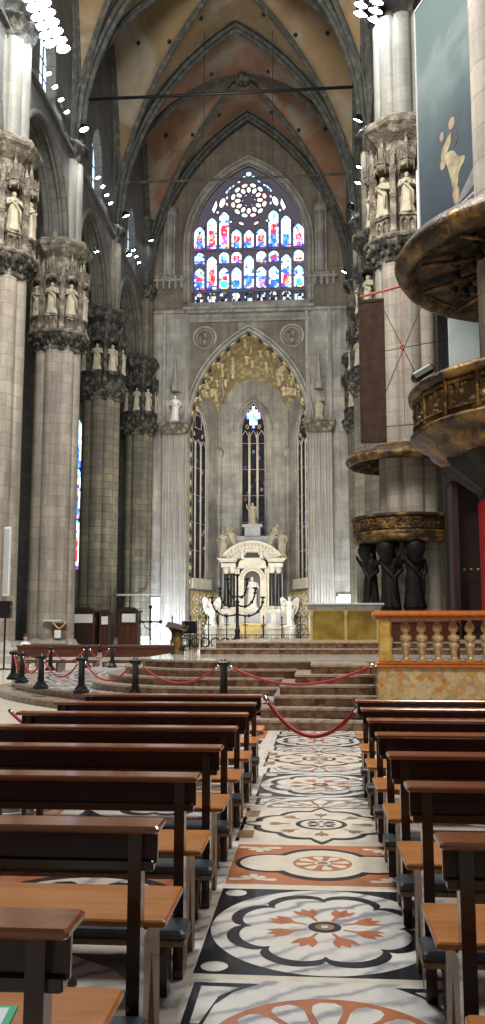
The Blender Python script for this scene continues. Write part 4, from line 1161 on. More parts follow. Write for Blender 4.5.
# gilt lattice panels low on the apse sides
for k, (p, q) in enumerate(((A0, A1), (A2, A3))):
    m, T, L = wall_local(p, q, [(.2, .3), (Ls - .2, .3), (Ls - .2, 4.9), (.2, 4.9)], [], -.12, None, 'x')
    r_ = struct(m.build('trim_%d' % (30 + k), M['gold_dull']))
    b = MB()
    r = random.Random(k)
    for i in range(4):
        for j in range(4):
            u, z = .3 + (Ls - .6) * (i + .5) / 4, .5 + 4.2 * (j + .5) / 4; w_, h_ = (Ls - .6) / 8, .52
            for aa, bb in (((u - w_, z), (u, z + h_)), ((u, z + h_), (u + w_, z)), ((u + w_, z), (u, z - h_)), ((u, z - h_), (u - w_, z))):
                b.tube([T(aa[0], aa[1], -.16), T(bb[0], bb[1], -.16)], .075, 6)
            b.ball(T(u, z, -.17), .15, 6, 5)
    b.build('lattice', M['altar'], r_)

# ------------------------------------------------------------------ baroque altar in the apse
AL = empty('marble_altar', (-5.5, 80.2, 0), 'white and gilt baroque marble altar with arched pediment in the apse', 'altar')
def part(name, mb, mat, label=None): return mb.build(name, mat, AL, None, 0, label)
m = MB(); m.box(-3.3, 3.3, -.6, 1.2, 0, 1.6); m.box(-2.9, 2.9, -.9, 1.2, 1.6, 1.9); m.box(-2.9, 2.9, -.7, 1.2, 1.9, 3.1); m.box(-3.05, 3.05, -.85, 1.2, 3.1, 3.3); part('plinth', m, M['altar'])
m = MB()
for x in (-2.45, -1.55, 1.25, 2.15): m.box(x, x + .42, -.78, -.7, 2.1, 2.95)
m.box(-.7, .7, -.95, -.7, 2.0, 3.0); part('plinth_panel', m, M['altar_grey'])
m = MB(); m.prism([(-.9, 1.9), (-1.0, 1.2), (-.5, .6), (-.6, .2), (.6, .2), (.5, .6), (1.0, 1.2), (.9, 1.9)], -1.9, -1.0); m.box(-1.2, 1.2, -2.0, -.9, 1.9, 2.1); part('altar_table', m, M['gold_dull'])
m = MB(); m.box(-2.7, 2.7, .5, 1.4, 3.3, 7.2); m.box(-1.55, -1.15, -.1, .5, 3.3, 7.1); m.box(1.15, 1.55, -.1, .5, 3.3, 7.1); part('back_wall', m, M['altar_grey'])
col = None
for x, y in ((-2.35, .15), (-1.75, -.25), (1.75, -.25), (2.35, .15)):
    m = MB(); m.lathe([(.25, 3.6), (.25, 4.5), (.21, 6.5)], 16, (x, y, 0)); c = m.build('column', M['altar_black'], AL)
    m = MB(); m.lathe([(.21, 6.5), (.3, 6.7), (.36, 6.95), (.36, 7.05)], 8, (x, y, 0)); m.build('capital', M['altar'], c); m = MB(); m.lathe([(.36, 3.3), (.36, 3.45), (.27, 3.6)], 12, (x, y, 0)); m.build('column_foot', M['altar'], c)
for s_ in (-1, 1):
    m = MB(); m.box(min(s_ * 1.45, s_ * 2.75), max(s_ * 1.45, s_ * 2.75), -.6, 1.2, 7.05, 7.4); m.box(min(s_ * 1.4, s_ * 2.85), max(s_ * 1.4, s_ * 2.85), -.7, 1.2, 7.5, 7.65); m.box(min(s_ * 1.3, s_ * 3.0), max(s_ * 1.3, s_ * 3.0), -.85, 1.2, 7.65, 7.8)
    part('entablature', m, M['altar'])
m = MB(); oa = [(x, z) for x, z in [(1.15 * cos(pi - pi * k / 14), 6.0 + 1.15 * sin(pi * k / 14)) for k in range(15)]]; ia = [(.72 * cos(pi - pi * k / 14), 6.0 + .72 * sin(pi * k / 14)) for k in range(15)]
m.prism([(-1.15, 3.3)] + oa + [(1.15, 3.3)], -.3, .3, [[(-.72, 3.4)] + ia + [(.72, 3.4)]]); 
m.box(-1.5, -1.12, -.35, .4, 3.3, 6.9); m.box(1.12, 1.5, -.35, .4, 3.3, 6.9)
m.prism([(-1.3, 6.95), (1.3, 6.95), (1.15, 7.6), (.6, 7.9), (-.6, 7.9), (-1.15, 7.6)], -.2, .5); part('niche_frame', m, M['altar'])
m = MB()
for k in range(15):
    for s_ in (-1, 1): m.ball((s_ * 1.31, -.38, 3.6 + k * .22), .075, 6, 4)
for k in range(14): a_ = pi * k / 13; m.ball((.94 * cos(a_), -.33, 6.0 + .94 * sin(a_)), .07, 6, 4)
part('gilt_ornament', m, M['altar_gold'])
m = MB(); m.box(-1.1, 1.1, .3, .45, 3.3, 7.1); part('niche_back', m, M['altar_black'])
m = MB(); m.box(-.55, .55, -.35, -.2, 7.95, 8.35); part('inscription_tablet', m, M['altar_black'])
# segmental pediment
def seg(r0, r1, y0, y1, cz, a0=38, n=20):
    o1 = [(r1 * cos(radians(a0 + (180 - 2 * a0) * k / n)), cz + r1 * sin(radians(a0 + (180 - 2 * a0) * k / n))) for k in range(n + 1)]
    i1 = [(r0 * cos(radians(a0 + (180 - 2 * a0) * k / n)), cz + r0 * sin(radians(a0 + (180 - 2 * a0) * k / n))) for k in range(n + 1)]
    return o1 + i1[::-1], y0, y1
m = MB()
for r0, r1, y0 in ((2.75, 3.15, -.45), (3.15, 3.35, -.7), (2.2, 2.75, -.2)):
    pl, a_, b_ = seg(r0, r1, y0, .9, 6.05); m.prism(pl, a_, b_)
part('pediment', m, M['altar'])
m = MB()
for k in range(17): t = radians(40 + 100 * k / 16); m.ball((2.95 * cos(t), -.48, 6.05 + 2.95 * sin(t)), .09, 6, 4)
part('pediment_gilding', m, M['altar_gold'])
m = MB(); m.box(-1.6, 1.6, .3, 1.3, 7.8, 9.9); m.box(-.7, .7, .1, 1.3, 9.9, 10.8); m.box(-.9, .9, 0, 1.3, 10.7, 10.95); part('attic', m, M['altar_grey'])
def statue_obj(loc, h, seed, pose, label, mat='statue_white', group='altar statues', rz=0, wing=False, tilt=0):
    m = MB(); X = Matrix.Rotation(tilt, 4, 'Y'); add_statue(m, h, seed, X, 0, pose)
    if wing: wings(m, h, X)
    m.box(-.2 * h, .2 * h, -.16 * h, .16 * h, -.05 * h, .01 * h)
    return tag(m.build('statue', M[mat], None, loc, rz), label, 'statue', group)
statue_obj((-5.5, 79.95, 3.45), 2.75, 51, 1, 'white marble statue standing in the central altar niche')
statue_obj((-5.5, 80.6, 11.05), 1.9, 52, 2, 'small statue on top of the altar crest', 'statue')
statue_obj((-7.0, 80.3, 9.0), 2.1, 53, 1, 'reclining marble figure on the left slope of the altar pediment', 'statue', rz=.6, tilt=-.5)
statue_obj((-4.0, 80.3, 9.0), 2.1, 54, 1, 'reclining marble figure on the right slope of the altar pediment', 'statue', rz=-.6, tilt=.5)
statue_obj((-8.15, 80.2, 7.9), 2.5, 55, 0, 'standing statue above the left columns of the altar', 'statue')
statue_obj((-2.85, 80.2, 7.9), 2.5, 56, 2, 'standing statue above the right columns of the altar', 'statue')
statue_obj((-6.35, 79.75, 7.85), 1.0, 61, 1, 'small cherub left of the black altar tablet', rz=.4); statue_obj((-4.65, 79.75, 7.85), 1.0, 62, 1, 'small cherub right of the black altar tablet', rz=-.4)
for k, x in enumerate((-9.0, -2.15)):
    b = MB(); b.lathe([(.75, 0), (.75, .3), (.6, .4), (.6, 1.5), (.7, 1.6), (.7, 1.75)], 8, (0, 0, 0), 0, None, True, None, False); tag(b.build('statue_pedestal', M['altar'], None, (x, 78.9, 0)), '%s marble pedestal beside the altar' % ('left', 'right')[k], 'pedestal', 'pedestals beside the altar')
    statue_obj((x, 78.9, 1.9), 2.5, 57 + k, 2 * k, 'white winged angel statue on the pedestal %s of the altar' % ('left', 'right')[k], wing=True)
# warm lamp on the left low part of the altar
# ------------------------------------------------------------------ railing in front
fr = empty('iron_railing', (-4.6, 62, 0), 'black wrought iron railing across the front of the apse', 'railing')
m = MB()
m.box(-5.2, 4.9, -.04, .04, 1.15, 1.2); m.box(-5.2, 4.9, -.04, .04, .1, .16)
for k in range(60): m.tube([(-5.2 + k * .171, 0, .1), (-5.2 + k * .171, 0, 1.17)], .02, 5)
for k in range(15):
    x = -5.0 + k * .7; m.tube([(x + .3 * cos(t * pi / 6), -.02, .65 + .3 * sin(t * pi / 6)) for t in range(13)], .05, 5, 0, False)
m.build('grille', M['black'], fr)
for k in range(9):
    m = MB(); x = -5.2 + k * 1.262; m.tube([(x, 0, 0), (x, 0, 2.3)], .045, 6); m.tube([(x - .18, 0, 1.85), (x + .18, 0, 1.85)], .03, 5); m.lathe([(.08, 2.3), (.0, 2.55)], 6, (x, 0, 0)); m.build('post', M['black'], fr)
# great branched candelabrum
cd = empty('branched_candelabrum', (-4.95, 58, 0), 'tall black seven-branched bronze candelabrum before the altar', 'candelabrum')
m = MB(); m.lathe([(.75, 0), (.6, .3), (.3, .6), (.22, .9), (.14, 1.2), (.18, 1.5), (.10, 1.6), (.10, 3.2), (.15, 3.3), (.08, 3.4), (.07, 4.9), (.14, 5.0), (.14, 5.08)], 12); m.build('stem', M['black'], cd)
for s_ in (-1, 1):
    for k, (z, w_, zt) in enumerate(((2.5, 1.65, 3.5), (3.1, 1.15, 4.1), (3.7, .62, 4.7))):
        m = MB(); pts = [(s_ * w_ * sin(t * pi / 2 / 10), 0, z - .25 * sin(t * pi / 10) + (zt - z) * (1 - cos(t * pi / 2 / 10))) for t in range(11)]
        m.tube(pts, .06, 6); m.lathe([(.05, zt), (.17, zt + .06), (.17, zt + .12), (.04, zt + .14)], 8, (s_ * w_, 0, 0))
        for t in (3, 6, 9): m.ball(pts[t], .11, 6, 5)
        m.build('branch', M['black'], cd)
# ------------------------------------------------------------------ high altar table
ht = empty('altar_table', (.78, 23.4, 1.2), 'gold fronted altar table with grey marble top on the dais', 'altar table')
m = MB(); m.bbox(-.95, .93, 0, .9, .82, .93, .02); m.bbox(-1.05, 1.0, -.08, 1.0, .93, .985, .012); m.build('top', M['slab'], ht)
m = MB(); m.bbox(-.90, .88, .06, .85, .02, .84, .01); m.build('front_panel', M['gold'], ht)
m = MB(); m.box(-.93, .91, .0, .9, 0, .05); m.box(-.91, .89, .03, .1, .78, .83)
for x in (-.9, -.02, .80): m.box(x, x + .07, .02, .08, .05, .8); m.prism([(x - .03, .82), (x + .10, .82), (x + .07, .66), (x, .66)], -.03, .05)
m.build('gilt_frame', M['altar_gold'], ht)
# eagle lectern
lc = empty('lectern', (-3.42, 22.45, .904), 'carved bronze-brown eagle lectern at the left end of the dais', 'lectern')
m = MB(); m.lathe([(.17, 0), (.16, .05), (.08, .1), (.1, .25), (.15, .35), (.08, .48)], 10); m.ball((0, 0, .5), .13, 8, 6, 0, None, (1, 1, 1.2)); m.build('column', M['bronze'], lc)
m = MB()
for s_ in (-1, 1): m.prism([(0, .35), (s_ * .2, .62), (s_ * .26, .72), (s_ * .12, .66), (0, .6)], -.06, .02)
m.build('eagle', M['bronze'], lc)
m = MB(); X = Matrix.Translation((0, -.02, .68)) @ Matrix.Rotation(radians(12), 4, 'Y') @ Matrix.Rotation(radians(25), 4, 'X'); m.bbox(-.27, .27, -.14, .14, -.015, .015, .004, 0, X); m.build('book_rest', M['bronze_rim'], lc)
cs = empty('candle_stand', (-3.05, 24.2, 1.2), 'thin white paschal candle stand beside the railing', 'candle stand')
m = MB(); m.lathe([(.09, -.3), (.07, -.26), (.02, -.2), (.02, .2), (.04, .22)], 10); m.build('stand', M['altar'], cs)
m = MB(); m.lathe([(.022, .22), (.022, .55)], 10); m.build('candle', M['statue_white'], cs)
cs.location = (-3.05, 24.0, 1.2); 
ch = None
for k, x in enumerate((-3.5, -3.25)):
    l = ['black chair left of the candle stand', 'black chair directly beside the candle stand'][k]
    if ch is None:
        ch = empty('chair', (x, 25.2, .904), l, 'chair', 'black chairs on the platform')
        m = MB(); m.bbox(-.2, .2, -.2, .2, .42, .46, .01); m.build('seat', M['blackmetal'], ch)
        m = MB(); m.bbox(-.2, .2, .17, .2, .5, .85, .01); m.build('backrest', M['blackmetal'], ch)
        for a_ in (-1, 1):
            for b_ in (-1, 1): m = MB(); m.tube([(a_ * .18, b_ * .18, 0), (a_ * .17, b_ * .17, .85 if b_ > 0 else .42)], .015, 6); m.build('leg', M['blackmetal'], ch)
    else: dup(ch, (x - .35, 25.6, .904), l)

# ------------------------------------------------------------------ left background
def confessional(x, y, w, h, label, whit):
    r_ = empty('confessional', (x, y, 0), label, 'confessional', 'confessionals between the left piers')
    m = MB(); m.box(-w / 2, w / 2, 0, 1.2, 0, h - .25); m.box(-w / 2 - .06, w / 2 + .06, -.08, 1.25, 0, .2); m.build('body', M['darkred'], r_)
    m = MB(); m.box(-w / 2 - .1, w / 2 + .1, -.12, 1.3, h - .25, h - .12); m.prism([(-w / 2, h - .12), (w / 2, h - .12), (w / 4, h + .1), (-w / 4, h + .1)], -.08, .6); m.build('cornice', M['darkred'], r_)
    m = MB()
    for k in range(3): m.box(-w / 2 + w * k / 3 + .06, -w / 2 + w * (k + 1) / 3 - .06, -.04, 0, .3, h * .62)
    m.build('door', M['redwood'] if whit else M['darkred'], r_)
    m = MB(); m.box(-w * .3, w * .42, -.06, -.01, h * .68, h * .88); m.build('name_board', M['whitepanel'], r_)
    for s_ in (-1, 1): m = MB(); m.lathe([(.09, .2), (.07, .4), (.07, h - .4), (.1, h - .25)], 8, (s_ * (w / 2 - .08), -.08, 0)); m.build('post', M['redwood'], r_)
confessional(-15.55, 59.5, 1.9, 2.9, 'dark red wooden confessional with white board, leftmost', 0)
confessional(-14.1, 60.2, .75, 2.75, 'narrow confessional between the two wider ones', 1)
confessional(-13.15, 63.2, 1.4, 3.0, 'confessional under the bright glare by the engaged pier', 1)
cr = empty('standing_cross', (-10.05, 55, 0), 'dark iron standing cross before the bright doorway', 'cross')
m = MB(); m.lathe([(.4, 0), (.3, .15), (.08, .3), (.05, .5), (.05, 2.7)], 10); m.build('pole', M['black'], cr)
m = MB(); m.tube([(-.62, 0, 2.0), (.62, 0, 2.0)], .05, 6); m.tube([(0, 0, 1.6), (0, 0, 2.9)], .05, 6)
for p in ((-.62, 0, 2.0), (.62, 0, 2.0), (0, 0, 2.9), (0, 0, 2.0)): m.ball(p, .12, 8, 6)
m.tube([(-.45, 0, 2.0), (-.35, 0, 1.7), (0, 0, 1.5), (.35, 0, 1.7), (.45, 0, 2.0)], .03, 5); m.build('cross', M['black'], cr)
m = MB(); m.box(-14.5, -12.75, WY - .15, WY, 0, 4.1); m.box(-14.65, -14.5, WY - .25, WY, 0, 4.3); m.box(-12.75, -12.6, WY - .25, WY, 0, 4.3); m.box(-14.65, -12.6, WY - .25, WY, 4.1, 4.3)
d1 = struct(m.build('door_1', M['glare'])); m = MB(); 
for zz in (.4, 2.3): m.box(-14.35, -13.7, WY - .18, WY - .15, zz, zz + 1.5); m.box(-13.55, -12.9, WY - .18, WY - .15, zz, zz + 1.5)
m.build('door_panel', M['whitepanel'], d1)
m = MB(); m.box(.0, 0, 0, 0, 0, 0)
m = MB(); m.box(2.0, 3.6, WY - .15, WY, 0, 4.3); m.box(1.85, 2.0, WY - .25, WY, 0, 4.5); m.box(3.6, 3.75, WY - .25, WY, 0, 4.5); m.box(1.85, 3.75, WY - .25, WY, 4.3, 4.5); struct(m.build('door_2', M['glare']))
m = MB(); m.box(-16.6, -12.6, WY - 2.3, WY - 2.15, 4.35, 4.5); tag(m.build('lamp_bar', M['wall']), 'thin horizontal bar across the left engaged pier', 'bar')
# stained sliver in the left aisle
m = MB(); T2 = lambda a_, b_, d: (a_, d, b_)
fr2 = [(-22.3, 6.5)] + pointed(1.5, 3, 20, 8, -20.8) + [(-19.3, 6.5)]
hs = [[(-22.3 + .1 + k * 1.0, 6.7), (-22.3 + .9 + k * 1.0, 6.7), (-22.3 + .9 + k * 1.0, 19.6), (-22.3 + .5 + k, 20.2), (-22.3 + .1 + k * 1.0, 19.6)] for k in range(3)]
m.prism(fr2, 76.7, 76.95, hs, 0); w5 = struct(m.build('window_5', M['rib'])); cl = []; r = random.Random(5)
for k in range(3):
    for j in range(3):
        cl += lancet_cells(-22.3 + .1 + k, -22.3 + .9 + k, 6.7 + j * 4.5, 11.2 + j * 4.5, 76.92, 300 + k * 3 + j, .8, 5, .5, .3)
glass_mesh('stained_glass', cl, M['stained'], w5)
# loudspeaker on stand, line array, wall shrine
ls = empty('loudspeaker_stand', (-11.85, 34, 0), 'black pole stand with round foot at the left edge', 'speaker stand')
m = MB(); m.lathe([(.3, 0), (.3, .03), (.04, .06)], 20); m.build('foot', M['blackmetal'], ls); m = MB(); m.lathe([(.035, .03), (.035, 2.0)], 10); m.build('pole', M['blackmetal'], ls)
sp = empty('loudspeaker', (-11.85, 34, 1.95), 'small black loudspeaker box on the pole at the left edge', 'loudspeaker')
m = MB(); m.bbox(-.21, .21, -.15, .2, 0, .66, .02); m.build('cabinet', M['blackmetal'], sp); m = MB(); m.bbox(-.18, .18, -.165, -.15, .03, .63, .005); m.build('grille', M['black'], sp)
la = empty('column_loudspeaker', (-13.72, 39.35, 3.0), 'tall slim white column loudspeaker on the leftmost pier', 'loudspeaker')
m = MB(); m.bbox(-.15, .15, -.12, .12, 0, 3.1, .03); m.build('cabinet', M['whitepanel'], la); m = MB(); m.bbox(-.11, .11, -.14, -.12, .1, 3.0, .005); m.build('grille', M['slab'], la); m = MB(); m.box(-.06, .06, .1, .45, 1.4, 1.6); m.build('bracket', M['blackmetal'], la)
ws = empty('wall_shrine', (-14.8, 50.6, .95), 'small shrine with white light strip and framed picture at a pier foot', 'shrine')
m = MB(); m.box(-.6, .45, -.12, .3, 1.05, 1.13); m.build('light_strip', M['whitepanel'], ws)
m = MB(); m.box(-.05, .75, -.1, .3, .5, .95); m.build('picture', M['redwood'], ws); m = MB(); m.tube([(.75 * (t / 8) - .02, -.12, 1.0 - .35 * sin(pi * t / 8)) for t in range(9)], .045, 6); m.build('garland', M['gold_dull'], ws)
m = MB(); m.box(.1, .45, -.16, -.05, .1, .55); m.build('notice', M['paper'], ws)
m = MB(); m.box(-17.3, -13.9, 49.6, 50.2, 0, .75); m.box(-17.4, -13.8, 49.5, 50.3, .75, .9); tag(m.build('stone_bench', M['carve_base']), 'pale stone bench at the foot of the second left pier', 'bench')

# seated person, one continuous skinned body
def person(loc, rz):
    root = empty('person', loc, 'person in a white shirt sitting on the left by the wooden benches', 'person', None, rz)
    J_ = [(0, 0, .47, .13), (0, 0, .65, .125), (0, -.02, .85, .14), (0, -.02, .95, .11), (0, -.02, 1.02, .05), (0, -.03, 1.08, .05),
          (-.17, -.02, .93, .055), (-.23, -.08, .68, .042), (-.15, -.28, .60, .032), (.17, -.02, .93, .055), (.23, -.08, .68, .042), (.15, -.28, .60, .032),
          (-.10, -.05, .47, .085), (-.13, -.42, .48, .065), (-.13, -.44, .08, .042), (.10, -.05, .47, .085), (.13, -.42, .48, .065), (.13, -.44, .08, .042), (-.13, -.58, .04, .035), (.13, -.58, .04, .035)]
    E_ = [(0, 1), (1, 2), (2, 3), (3, 4), (4, 5), (3, 6), (6, 7), (7, 8), (3, 9), (9, 10), (10, 11), (0, 12), (12, 13), (13, 14), (0, 15), (15, 16), (16, 17), (14, 18), (17, 19)]
    for s_, w0 in ((-1, 8), (1, 11)):
        b0_ = J_[w0]
        pm = len(J_); J_.append((b0_[0] - s_ * .01, b0_[1] - .07, b0_[2] - .01, .026)); E_.append((w0, pm))
        for q in range(4):
            k = len(J_); L = (.065, .075, .07, .055)[q]
            J_.append((b0_[0] - s_ * .01 + (q - 1.5) * .019, b0_[1] - .09 - L * .5, b0_[2] - .015, .009)); J_.append((b0_[0] - s_ * .01 + (q - 1.5) * .02, b0_[1] - .09 - L, b0_[2] - .035, .008)); E_ += [(pm, k), (k, k + 1)]
        k = len(J_); J_.append((b0_[0] - s_ * .05, b0_[1] - .07, b0_[2], .010)); J_.append((b0_[0] - s_ * .055, b0_[1] - .11, b0_[2] - .01, .009)); E_ += [(pm, k), (k, k + 1)]
    me = bpy.data.meshes.new('body'); me.from_pydata([j[:3] for j in J_], E_, []); o_ = bpy.data.objects.new('body', me); C.objects.link(o_); o_.parent = root
    sk = o_.modifiers.new('s', 'SKIN')
    for i, j in enumerate(J_): me.skin_vertices[0].data[i].radius = (j[3], j[3]); me.skin_vertices[0].data[i].use_root = (i == 0)
    o_.modifiers.new('b', 'SUBSURF').levels = 1; o_.modifiers['b'].render_levels = 2
    for mm in (M['shirt'],): me.materials.append(mm)
    h = MB(); h.ball((0, -.04, 1.19), .105, 16, 12, 0, None, (.78, .95, 1.15)); h.ball((0, -.145, 1.18), .018, 8, 6, 0, None, (.8, 1, 1.5)); h.tube([(0, -.13, 1.135), (.001, -.125, 1.13)], .02, 6)
    for s_ in (-1, 1): h.ball((s_ * .084, -.03, 1.18), .026, 6, 5, 0, None, (.4, .8, 1.2)); h.ball((s_ * .032, -.132, 1.205), .012, 6, 4, 1)
    h.build('head', [M['skin'], M['hair']], root)
    h = MB(); h.ball((0, -.022, 1.245), .118, 14, 10, 0, None, (.84, .96, .9)); h.build('hair', M['hair'], root)
    h = MB()
    for s_ in (-1, 1): h.tube([(s_ * .09, .02, .48), (s_ * .13, -.42, .49), (s_ * .13, -.44, .1)], [.10, .08, .055], 12)
    h.build('trousers', M['trouser'], root)
person((-11.95, 36.8, .0), .5)
m = MB(); m.box(-.5, .5, -.2, .25, .36, .40); m.box(-.45, -.4, -.18, .22, 0, .36); m.box(.4, .45, -.18, .22, 0, .36)
tag(m.build('stool', M['redwood'], None, (-11.93, 36.9, 0), .5), 'low wooden bench under the seated person', 'bench')

# ------------------------------------------------------------------ bronze pulpits
def pulpit(cx, cy, z0, z1, zc, label, labelc, figs, rad=2.62, rc=2.9, zs=0.):
    """gallery ring z0..z1 and sounding board at zc"""
    g = empty('bronze_pulpit', (cx, cy, 0), label, 'pulpit', 'bronze pulpits around the right piers')
    h = z1 - z0
    a = MB(); a.lathe([(1.35, z0 + h * .15), (1.9, z0), (2.2, z0 + h * .02), (2.38, z0 + h * .12), (2.40, z0 + h * .2), (rad - .02, z0 + h * .30), (rad + .04, z0 + h * .36), (rad - .04, z0 + h * .40), (rad - .08, z0 + h * .42)], 96, (0, 0, 0), 0, None, False); a.build('bowl', M['bronze_rim'], g)
    a = MB(); a.lathe([(rad - .08, z0 + h * .42), (rad - .05, z0 + h * .6), (rad - .08, z0 + h * .86)], 96, (0, 0, 0), 0, None, False)
    for k in range(24):
        t = 2 * pi * k / 24; X = TR((rad - .04) * cos(t), (rad - .04) * sin(t), z0 + h * .43, t + pi / 2, h * .36)
        a.box(-.03, .03, -.05, .05, 0, 1.15, 0, TR((rad - .03) * cos(t), (rad - .03) * sin(t), z0 + h * .42, t, h * .38))
        t2 = t + pi / 24 * 2 * .5
        for q in range(9):
            t3 = t + 2 * pi / 24 * R.uniform(.14, .86); ar = rad - .075
            a.ball((ar * cos(t3), ar * sin(t3), z0 + h * R.uniform(.5, .8)), R.uniform(.04, .075), 6, 4, 0, None, (1, 1, R.uniform(.8, 1.6)))
        a.box(-.03, .03, -.26, .26, .06, .10, 0, TR((rad - .05) * cos(t + pi / 24), (rad - .05) * sin(t + pi / 24), z0 + h * .42, t + pi / 24, 1)); a.box(-.03, .03, -.26, .26, h * .36, h * .4, 0, TR((rad - .05) * cos(t + pi / 24), (rad - .05) * sin(t + pi / 24), z0 + h * .42, t + pi / 24, 1))
    a.build('relief_panels', M['bronze'], g)
    a = MB(); a.lathe([(rad - .1, z0 + h * .85), (rad + .05, z0 + h * .89), (rad + .06, z0 + h * .95), (rad - .02, z1), (rad - .25, z1), (rad - .25, z0 + h * .4)], 96, (0, 0, 0), 0, None, False); a.build('parapet_rail', M['bronze_rim'], g)
    a = MB(); a.lathe([(1.3, z0 + h * .2), (rad - .2, z0 + h * .35)], 64, (0, 0, 0), 0, None, False); a.build('floor_plate', M['bronze_dark'], g)
    cnp = empty('sounding_board', (cx, cy, 0), labelc, 'canopy', 'bronze sounding boards')
    a = MB(); a.lathe([(rc - .36, zc + .04), (rc - .30, zc - .02), (rc - .2, zc - .12), (rc - .10, zc - .1), (rc, zc + .05), (rc + .03, zc + .14), (rc - .02, zc + .22), (rc - .08, zc + .32), (rc - .3, zc + .42), (rc - .9, zc + .6), (1.35, zc + .8)], 96, (0, 0, 0), 0, None, False); a.build('rim', M['bronze_rim'], cnp)
    a = MB(); a.lathe([(1.3, zc + .28), (1.9, zc + .18), (rc - .34, zc + .05)], 64, (0, 0, 0), 0, None, False)
    for k in range(60):
        t = R.uniform(0, 6.28); q = R.uniform(1.5, rc - .75); a.ball((q * cos(t), q * sin(t), zc + .12), .09, 6, 4)
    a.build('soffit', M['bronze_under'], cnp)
    for k in range(12):
        t = 2 * pi * k / 12 + .12; a = MB(); a.tube([(1.3 * cos(t), 1.3 * sin(t), zc + .16), ((rc - .40) * cos(t), (rc - .40) * sin(t), zc - .03)], .04, 6); a.build('spoke', M['bronze'], cnp)
    if figs:
        for k in range(figs):
            t = radians((202, 241, 276)[k]); hh = z0 - .9
            b = MB(); b.lathe([(.5, 0), (.5, .9), (.42, 1.0), (.42, 2.3), (.5, 2.4)], 8); 
            X = TR(0, 0, 2.4, 0, 1)
            add_statue(b, hh - 1.7, 70 + k, X, 0, 2)
            b.tube([(0, 0, z0 - .9), (.25 * cos(t) , .25 * sin(t), z0 - .3), (.0 * cos(t), .0 * sin(t), z0 + .1)], [.3, .42, .5], 10)
            tag(b.build('bronze_caryatid', M['bronze_dark'], None, (cx + 1.72 * cos(t), cy + 1.72 * sin(t), 0), t + pi / 2), 'black bronze figure carrying the far pulpit, ' + ['leftmost', 'middle one', 'rightmost'][k], 'statue', 'bronze figures under the far pulpit')
    return g
pulpit(XR - .30, PY[0], 5.25, 6.5, 8.95, 'round gilded bronze pulpit gallery on the far right pier', 'bronze sounding board above the far pulpit', 3, 2.35, 2.6)
pulpit(NP[0], NP[1], 4.42, 5.72, 7.95, 'large round bronze pulpit gallery near the right edge', 'large bronze sounding board seen from below at upper right', 0, 2.68, 2.9)
# foliate black corbel under near pulpit
m = MB(); m.lathe([(1.35, 3.3), (1.5, 3.9), (2.0, 4.3), (2.1, 4.45)], 40, (NP[0], NP[1], 0), 0, lambda t, z: 1 + .06 * sin(14 * t), False); tag(m.build('pulpit_corbel', M['bronze_dark']), 'black bronze corbel ring beneath the near pulpit', 'corbel')
m = MB(); m.bbox(-.2, .2, -.12, .12, 0, .14, .03, 0, Matrix.Rotation(radians(-30), 4, 'Y')); tag(m.build('spotlight', M['black'], None, (NP[0] - 2.55, NP[1] - .8, 5.75)), 'black rectangular spotlight on the near pulpit rim', 'spotlight')
# organ case / throne in shadow
oc_ = empty('choir_canopy', (5.35, 29.4, 0), 'dark red wooden throne canopy in shadow right of the far pulpit', 'throne')
m = MB(); m.box(-.95, 1.2, .3, .5, 0, 7.4); m.box(-.95, -.75, -.5, .4, 0, 6.4); m.build('back', M['darkred'], oc_)
m = MB(); m.box(-1.0, 1.3, -.7, .5, 6.2, 6.6); m.box(-1.1, 1.4, -.8, .5, 6.6, 6.75); m.prism([(-.9, 6.75), (1.2, 6.75), (.8, 7.6), (.15, 8.3), (-.5, 7.6)], -.5, .4); m.build('tester', M['bronze_dark'], oc_)
m = MB()
for k in range(5): m.ball((-.5 + k * .22, .25, 3.45), .045, 6, 4)
for k in range(5): m.lathe([(.05, 0), (.12, .15), (.04, .35)], 6, (-.4 + .18 * k, -.45, 6.8 + .25 * k))
m.build('gilding', M['gold_dull'], oc_)
m = MB(); m.box(-.4, 1.0, -.5, .3, .8, 1.4); m.box(-.4, 1.0, .2, .3, 1.4, 3.0); m.build('seat', M['darkred'], oc_)
m = MB(); m.box(4.9, 8.5, 33.5, 34.0, 0, 10.5); struct(m.build('wall_dark_backing', M['bronze_dark']))  # dark sheet added to darken the area behind the throne
m = MB(); m.bbox(-.95, .95, 0, .08, 0, 4.6, .02); m.bbox(-1.0, 1.0, -.03, .1, 4.6, 4.75, .02)
tag(m.build('pale_sheet', M['palegrey'], None, (6.35, 35.0, 9.2)), 'pale blue-grey sheet filling the gap between sounding board and near pulpit', 'panel')  # pale sheet standing in for the whitish background here

# ------------------------------------------------------------------ hanging paintings
def hung_painting():
    m, nt, b = new_mat('painted_canvas')
    tc = coords(nt)
    sep = nt.nodes.new('ShaderNodeSeparateXYZ'); nt.links.new(tc, sep.inputs[0])
    n1 = noise(nt, .55, 6, tc, .6, .6)
    mr = N(nt, 'ShaderNodeMapRange'); mr.inputs['From Min'].default_value = 0; mr.inputs['From Max'].default_value = 9.5; nt.links.new(sep.outputs[2], mr.inputs[0])
    ad = N(nt, 'ShaderNodeMath', operation='MULTIPLY_ADD'); nt.links.new(n1, ad.inputs[0]); ad.inputs[1].default_value = .5; nt.links.new(mr.outputs[0], ad.inputs[2])
    col = ramp(nt, ad.outputs[0], [(.2, (.02, .027, .04)), (.5, (.035, .052, .065)), (.72, (.075, .105, .11)), (.92, (.16, .20, .19)), (1., (.11, .15, .15))])
    nt.links.new(col, b.inputs['Base Color']); b.inputs['Roughness'].default_value = .5
    return m
M['canvas'] = hung_painting()
